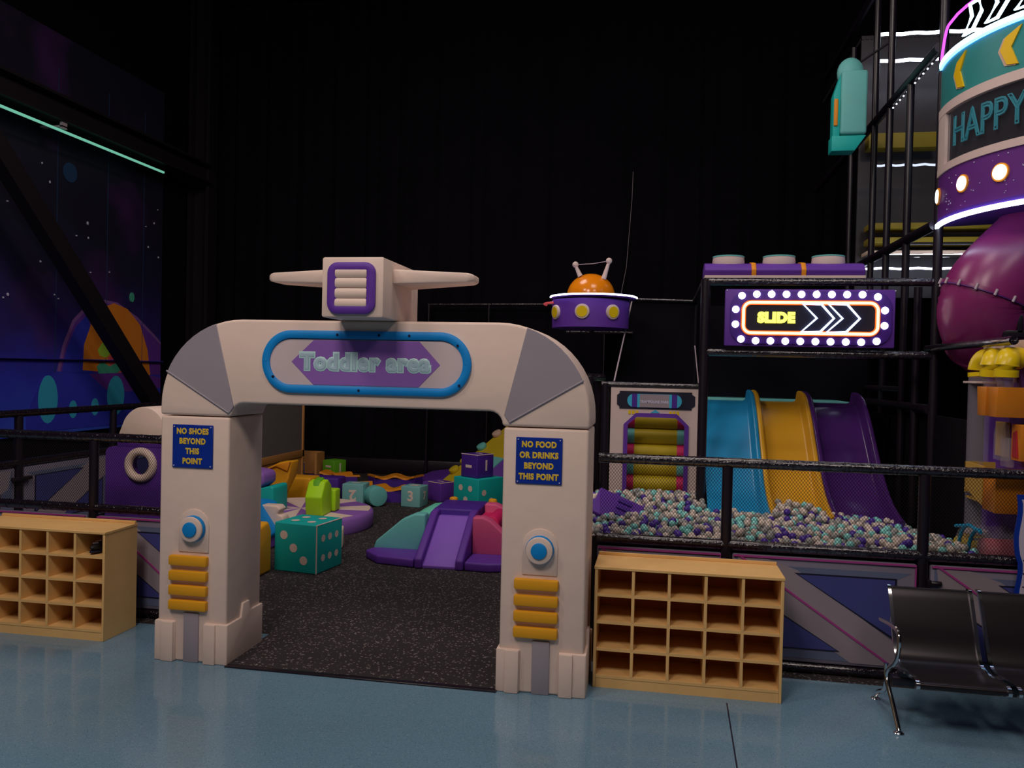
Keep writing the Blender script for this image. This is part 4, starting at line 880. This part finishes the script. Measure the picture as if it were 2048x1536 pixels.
# ================================================================== round tower on the right
TX, TY, TR = 3.55, 7.25, 1.26
t = thing('round_tower', (TX, TY, 3.28), 'round tower hood with purple band, HAPPY window and green chevron band', 'tower')
def cyl_pt(a, r, z_): ar = math.radians(a); return (TX+r*math.cos(ar), TY+r*math.sin(ar), z_)
def band(z0, z1, m, r0=TR-.03, r1=TR, a0=164, a1=380, n=64):
    b = MB(); vs = []; fs = []
    for i in range(n+1):
        a = a0+(a1-a0)*i/n; vs += [cyl_pt(a, r0, z0), cyl_pt(a, r1, z0), cyl_pt(a, r1, z1), cyl_pt(a, r0, z1)]
    for i in range(n):
        for c in range(4): d = (c+1) % 4; fs.append([i*4+c, i*4+d, i*4+4+d, i*4+4+c])
    fs += [[0, 1, 2, 3], [n*4+c for c in range(4)]]
    return b.raw(vs, fs, m)
pb = band(3.36, 3.72, 'tower_purple').build('purple_band', t); pb['label'] = 'purple star-print band'
gb = band(4.27, 4.65, 'tower_green').build('green_band', t); gb['label'] = 'green speed-line band'
band(3.72, 3.78, 'tub_white', TR-.03, TR+.012).build('window_sill', t); band(4.20, 4.275, 'tub_white', TR-.03, TR+.012).build('window_head', t)
band(3.78, 4.20, 'tub_white', TR-.03, TR+.010, 164, 180, 6).build('window_jamb', t); band(3.78, 4.20, 'tower_glass', TR-.02, TR-.014, 180, 380).build('pane', t)
band(3.29, 3.325, 'led_white', TR-.01, TR+.015).build('bottom_light', t)['label'] = 'lit white strip'
band(4.65, 4.69, 'neon_ice', TR-.01, TR+.018).build('top_light', t)['label'] = 'lit icy blue strip'
band(4.632, 4.65, 'led_blue', TR-.01, TR+.016).build('blue_light', t)
for a in (172, 194, 211, 228, 245):
    c = Vector(cyl_pt(a, TR, 3.555)); n_ = Vector((math.cos(math.radians(a)), math.sin(math.radians(a)), 0))
    p_ = MB().cyl(c-n_*.005, c+n_*.012, .070, 'orange_vinyl', 28).build('porthole', t); MB().cyl(c+n_*.010, c+n_*.02, .056, 'bulb', 28, .003).build('lamp', p_)
def bend(x, y, z_, a_c, zc, r): a = math.radians(a_c)+x/r; return (TX+(r+z_)*math.cos(a), TY+(r+z_)*math.sin(a), zc+y)
MB().text('HAPPY', .33, 'neon_off', Matrix(), outline=.007, space=1.0, sx=.72, bend=lambda x, y, z_: bend(x, y, z_, 203.5, 3.985, TR+.012)).text('HAPPY', .33, 'neon_off', Matrix(), outline=.006, off=-.022, space=1.0, sx=.72, bend=lambda x, y, z_: bend(x, y, z_, 203.5, 3.985, TR+.012)).build('tube_lettering', t)['label'] = 'unlit teal tube letters'
def curved_poly(b, pts, r0, r1, m):
    n = len(pts); vs = [cyl_pt(a, r0, z_) for a, z_ in pts]+[cyl_pt(a, r1, z_) for a, z_ in pts]
    b.raw(vs, [list(range(n)), list(range(n, 2*n))]+[[i, (i+1) % n, n+(i+1) % n, n+i] for i in range(n)], m)
for a in (190, 213, 236):
    b = MB(); ch = [(a+4.0, 4.60), (a-1.5, 4.545), (a-3.4, 4.46), (a-.8, 4.34), (a+3.2, 4.32), (a+.6, 4.46)]
    curved_poly(b, [(x-1.0, z_-.004) for x, z_ in ch], TR, TR+.006, 'cream_board'); curved_poly(b, ch, TR, TR+.012, 'chevron_yellow'); b.build('chevron', gb)
for a in range(196, 262, 11):     # lit arrows standing on the rim
    pts = [(a-3.0, 4.715), (a+1.6, 4.715), (a+6.0, 4.83), (a+4.6, 4.93), (a+.2, 4.93), (a+1.4, 4.83)]
    MB().tube([cyl_pt(x, TR+.02, z_) for x, z_ in pts], .014, 'neon_ice', 8, closed=True).build('neon_arrow', t)['label'] = 'glowing arrow outline'
pts = [cyl_pt(172+i*1.0, TR+.01, 4.70+.22*math.sin(min(1, i/9)*PI/2)) for i in range(10)]+[cyl_pt(182+i*6, TR+.01, 4.93+.008*i) for i in range(1, 14)]
MB().tube(pts, .011, 'neon_magenta', 8).build('neon_arc', t)['label'] = 'glowing magenta arc'
st = MB()
for i in range(60): a = random.uniform(180, 260); z_ = random.uniform(3.38, 3.70); r = random.uniform(.003, .006); c = cyl_pt(a, TR+.002, z_); st.sphere(c, r, 'star_white', 1)
st.build('star_print', pb)
band(3.326, 3.36, 'deep_purple', TR-.6, TR).build('underside', t)
MB().tube([(XS+.03, YS-.02, 4.60), cyl_pt(172, TR-.02, 4.60)], .02, 'black_steel', 8).build('bracket', t)
# LED strips of the decks behind
for k, (x0, x1, z_, y, m_, r, lab) in enumerate(((2.40, 3.6, 5.96, 10, 'led_white', .020, 'topmost lit strip behind the round tower'), (2.40, 3.6, 5.655, 10, 'led_white', .020, 'second highest lit strip behind the round tower'),
        (2.37, 3.1, 4.46, 10, 'led_dim', .013, 'dim lit strip behind the high window level'), (2.46, 3.7, 3.425, 10, 'led_white', .016, 'lit strip under the deck above the slide sign'), (2.31, 3.7, 3.276, 10, 'led_white', .012, 'lowest lit strip behind the tube slide'))):
    s_ = MB().tube([(x0+(x1-x0)*i/14, y, z_+.006*math.sin(i*1.7+k)) for i in range(15)], r, m_, 8).build('led_strip'); tag(s_, lab, 'light strip')
tag(MB().box(2.42, 3.9, 10.2, 10.5, 3.60, 3.67, 'olive_pad', .01).box(2.42, 3.9, 10.2, 10.5, 3.77, 3.84, 'olive_pad', .01).build('deck_pad'), 'olive yellow deck padding seen behind the tube slide', 'padding')
tag(MB().box(2.42, 3.9, 10.3, 10.6, 3.48, 3.53, 'cream_pad', .01).build('deck_pad'), 'cream deck edge between the olive padding and the lit strips', 'padding')
b = MB()
for i in range(60): b.box(2.36+i*.05, 2.385+i*.05, 10.6, 13.0, 6.15, 6.18, 'corrugated_grey')
b.box(2.36, 5.4, 10.7, 13.0, 6.18, 6.2, 'corrugated_grey').box(2.36, 5.4, 10.62, 10.66, 3.0, 6.2, 'corrugated_grey')
tag(b.build('deck_wall'), 'grey corrugated wall of the tower behind the lit strips', 'wall panel')
tag(MB().box(2.4, 3.2, 10.3, 10.5, 4.74, 4.92, 'olive_pad', .01).build('deck_pad'), 'olive padding above the dim strip at window level', 'padding')
b = MB()
for i in range(11): b.sphere((XS, 7.7+i*.12, 4.775-.0*i), .010, 'spark', 1)
tag(b.build('fairy_lights', sharp=80), 'string of tiny white lights along the high side rail', 'lights')

# purple tube slide
t = thing('tube_slide', (2.75, 7.3, 2.3), 'large purple tube slide bending down under the round tower', 'slide')
path = [(3.6, 7.1, 3.9), (3.067, 7.12, 3.344), (2.822, 7.12, 3.08), (2.626, 7.12, 2.869), (2.53, 7.12, 2.744), (2.488, 7.13, 2.63), (2.51, 7.18, 2.50), (2.62, 7.32, 2.38), (2.85, 7.55, 2.30), (3.2, 7.8, 2.25)]
path = catmull([(p[0]+.085, p[1], p[2]) for p in path], 4)
MB().tube(path, .335, 'tube_purple', 40, caps=False).build('tube', t)
k = 11; fl = MB()
for k in (18, 27):
    c = Vector(path[k]); d = (Vector(path[k+1])-Vector(path[k-1])).normalized()
    fl.tube([c-d*.012, c+d*.012], .352, 'tube_purple', 40)
    fl.tube([c+d*.012, c+d*.020], .350, 'tower_purple', 40)
fl.build('joint_flange', t)
c = Vector(path[18]); d = (Vector(path[19])-Vector(path[17])).normalized(); sd = d.cross(Vector((0, 0, 1))).normalized(); u2 = sd.cross(d)
for i in range(16):
    a = 2*PI*i/16; q = c+(sd*math.cos(a)+u2*math.sin(a))*.358; MB().cyl(q-d*.02, q+d*.028, .010, 'bracket_grey', 8).build('bolt', t)
t3 = thing('tube_support', (2.85, 6.95, 2.3), 'small black steel bracket under the purple tube slide', 'bracket')
MB().box(2.62, 2.98, 6.86, 6.9, 2.35, 2.40, 'black_plastic', .004).box(2.72, 2.76, 6.86, 6.9, 2.38, 2.52, 'black_plastic', .004).box(2.88, 2.92, 6.86, 6.9, 2.38, 2.50, 'black_plastic', .004).build('frame', t3)
MB().box(2.765, 2.85, 6.855, 6.87, 2.40, 2.48, 'tower_purple', .003).build('plate', t3)

# ================================================================== ball machine on the side frame (faces the pit)
t = thing('ball_run_machine', (2.3, 6.1, .7), 'wall-mounted ball run with yellow elbows, clear pipe and orange boxes at the far right', 'play panel')
MB().box(2.30, 2.325, 5.82, 6.60, .72, 2.16, 'purple_vinyl').build('back_board', t)
MB().box(2.285, 2.33, 5.82, 6.62, 2.15, 2.285, 'cream_board', .004).build('top_board', t)['label'] = 'cream top board'
MB().tube([(2.20, 6.44, .86), (2.20, 6.44, 2.06)], .072, 'clear_plastic', 28, caps=False).build('clear_pipe', t)['label'] = 'clear upright pipe'
def elbow(p, r, m, nm, n=8):
    return MB().tube(catmull(p, 4), r, m, 22).build(nm, t)
for (y0, y1) in ((6.44, 6.30), ):
    elbow([(2.20, y0, 2.035), (2.20, y0, 2.10), (2.215, y0-.035, 2.155), (2.24, y0-.10, 2.17)], .076, 'cup_yellow', 'elbow')['label'] = 'yellow pipe elbow'
for y0 in (6.12, 5.88):
    elbow([(2.27, y0+.08, 2.16), (2.20, y0+.05, 2.16), (2.165, y0, 2.13), (2.16, y0, 2.035)], .074, 'cup_yellow', 'elbow')['label'] = 'yellow pipe elbow'
for y0 in (6.42, 6.10):
    MB().tube([(2.262, y0-.0+.088*math.cos(a), 2.155+.088*math.sin(a)) for a in [k*PI/14 for k in range(28)]], .02, 'bracket_grey', 8, closed=True, up=(1, 0, 0)).build('socket_ring', t)['label'] = 'grey socket ring'
MB().box(2.28, 2.295, 6.05, 6.07, 2.0, 2.24, 'bracket_grey').build('bracket', t)
MB().box(2.12, 2.30, 6.27, 6.53, 1.985, 2.0, 'tub_white', .003).build('pipe_clamp', t)
for y0 in (6.13, 5.90): MB().lathe([(.045, 0), (.07, .09)], 'clear_plastic', 20, Matrix.Translation((2.165, y0, 1.965))).build('funnel', t)
for y0, y1 in ((6.03, 6.20), (5.84, 6.01)):
    MB().prism([(y0, 1.965), (y1, 1.965), (y1-.02, 1.765), (y0+.02, 1.765)], 2.10, 2.298, 'X', 'amber_box', .004).build('orange_box', t)['label'] = 'orange translucent box'
MB().box(2.27, 2.299, 6.14, 6.31, 1.48, 1.72, 'tray_yellow').build('yellow_plate', t)
MB().prism(arc(6.13, 1.64, .075, 0, 180, 10)+[(6.055, 1.46), (6.205, 1.46)], 2.22, 2.268, 'X', 'clear_plastic').box(2.23, 2.27, 5.98, 6.12, 1.42, 1.62, 'clear_plastic', .01).build('clear_figure', t)
MB().box(2.24, 2.299, 5.83, 5.97, 1.48, 1.72, 'amber_box', .004).prism([(5.85, 1.50), (5.93, 1.50), (5.93, 1.66), (5.88, 1.68)], 2.232, 2.241, 'X', 'drum_red').build('orange_plate', t)
tr = MB().prism([(6.38, 1.23), (6.38, 1.42), (6.05, 1.42), (6.05, 1.15)], 2.10, 2.112, 'X', 'tray_yellow').box(2.11, 2.30, 6.05, 6.38, 1.16, 1.172, 'tray_yellow').box(2.10, 2.30, 6.37, 6.382, 1.2, 1.42, 'tray_yellow').build('tray', t)
MB().box(2.10, 2.30, 5.83, 6.04, 1.13, 1.40, 'amber_box', .004).build('orange_box', t)
MB().prism([(6.40, .78)]+arc(6.12, .80, .27, 180, 0, 14, .20)+[(5.85, .78)], 2.05, 2.29, 'X', 'clear_plastic').build('drum_cover', t)
MB().cyl((2.08, 5.97, .84), (2.28, 5.97, .84), .10, 'drum_red', 28, .01).build('drum', t)['label'] = 'red drum'
for y0 in (6.10, 5.92): MB().tube([(2.045, y0+.20*math.cos(math.radians(a)), .76+.24*math.sin(math.radians(a))) for a in range(0, 91, 9)], .013, 'ring_blue', 8, up=(1, 0, 0)).build('blue_hoop', t)
MB().tube([(2.045, 6.36, .95), (2.045, 6.10, 1.0), (2.045, 5.90, .99)], .012, 'ring_blue', 8).build('blue_hoop', t)
elbow([(2.20, 6.44, .90), (2.20, 6.44, .83), (2.17, 6.43, .79), (2.08, 6.42, .79)], .076, 'cup_yellow', 'elbow')
MB().tube([(2.20, 6.44, .895), (2.20, 6.44, .915)], .088, 'tub_white', 22).build('collar', t)
for i, (y, z_, x) in enumerate(((6.33, 1.235, 2.15), (6.27, 1.225, 2.17), (6.21, 1.22, 2.14), (6.15, 1.21, 2.17), (6.09, 1.205, 2.14), (6.30, 1.275, 2.16), (6.22, 1.268, 2.16), (6.14, 1.262, 2.15))):
    o = bpy.data.objects.new('play_ball', proto['ball_grey' if i % 3 else 'ball_teal']); COL.objects.link(o); o.location = (x+.11, y, z_)
    tag(o, 'pale play ball lying in the yellow tray of the ball run' if i % 3 else 'turquoise play ball lying in the yellow tray of the ball run', 'ball', 'balls in the tray' if i % 3 else 'turquoise balls in the tray')

t.location.x += .11
# ================================================================== poster on the fence
t = thing('rules_poster', (2.4, 5.70, .55), 'white rules poster with blue border hanging on the front fence at the right edge', 'poster')
n = 14; L_ = [(2.285+.010*math.sin(i*.9)+(.010 if i > 7 else 0), 1.28-i*.055) for i in range(n)]
MB().prism(L_+[(2.86, L_[-1][1]), (2.86, 1.28)], 5.690, 5.700, 'Y', 'sign_blue').build('blue_border', t)
L2 = [(x+.028, z_-(.03 if i == 0 else 0)) for i, (x, z_) in enumerate(L_)]
ps = MB().prism(L2+[(2.83, L2[-1][1]+.02), (2.83, 1.25)], 5.686, 5.6895, 'Y', 'poster_white'); 
for i in range(3): ps.cyl((2.335, 5.684, .86-i*.085), (2.335, 5.6862, .86-i*.085), .005, 'ink', 8)
ps.build('white_sheet', t)

# ================================================================== waiting bench
t = thing('waiting_bench', (2.2, 5.12, 0), 'black perforated metal waiting bench with chrome armrest and legs', 'bench')
sp = catmull([(4.825, .288), (4.805, .300), (4.812, .322), (4.87, .328), (4.98, .312), (5.10, .298), (5.20, .315), (5.26, .39), (5.31, .50), (5.37, .62), (5.40, .675), (5.425, .705), (5.45, .700)], 4)
for x0 in (1.465, 1.985, 2.505):
    x1 = x0+.455; vs = []; n = len(sp)
    for i, (y, z_) in enumerate(sp):
        a = sp[max(i-1, 0)]; c = sp[min(i+1, n-1)]; ty, tz = c[0]-a[0], c[1]-a[1]; L = math.hypot(ty, tz); ny, nz = -tz/L*.006, ty/L*.006
        vs += [(x0, y, z_), (x1, y, z_), (x1, y-ny, z_-nz), (x0, y-ny, z_-nz)]
    fs = [[i*4+c, i*4+(c+1) % 4, (i+1)*4+(c+1) % 4, (i+1)*4+c] for i in range(n-1) for c in range(4)]+[[0, 1, 2, 3], [(n-1)*4+c for c in range(4)]]
    MB().raw(vs, fs, 'perforated_black').build('seat', t, sharp=60)
    for x in (x0-.006, x1+.006): MB().sweep([(x, y, z_) for y, z_ in sp], [(-.010, -.010), (.010, -.010), (.010, .010), (-.010, .010)], 'chrome', up=(1, 0, 0)).build('chrome_edge', t, sharp=60)['label'] = 'chrome side edge'
MB().box(1.40, 3.02, 5.06, 5.14, .205, .255, 'black_plastic', .006).box(1.44, 3.0, 5.07, 5.13, .255, .29, 'black_plastic').build('beam', t)
for x in (1.39, 3.01):
    a_ = catmull([(5.16, .225), (5.12, .285), (5.00, .36), (4.945, .425), (4.925, .49), (4.94, .54), (5.0, .562), (5.12, .555), (5.322, .525)], 5)
    MB().sweep([(x, y, z_) for y, z_ in a_], arc(0, 0, .017, 0, 360, 10, .011)[:-1], 'chrome', up=(1, 0, 0)).build('armrest', t)
    MB().sweep([(x, y, z_) for y, z_ in catmull([(5.17, .30), (5.15, .21), (5.02, .12), (4.91, .035), (4.885, .012)], 5)], arc(0, 0, .016, 0, 360, 10, .014)[:-1], 'chrome', up=(1, 0, 0)).build('leg', t)
    MB().sweep([(x, y, z_) for y, z_ in catmull([(5.15, .22), (5.20, .13), (5.30, .08), (5.37, .04), (5.385, .012)], 5)], arc(0, 0, .015, 0, 360, 10, .013)[:-1], 'chrome', up=(1, 0, 0)).build('leg', t)
    for y in (4.885, 5.385): MB().lathe([(0, 0), (.026, 0), (.028, .005), (.020, .012), (0, .014)], 'chrome', 20, Matrix.Translation((x, y, 0))).build('foot', t)
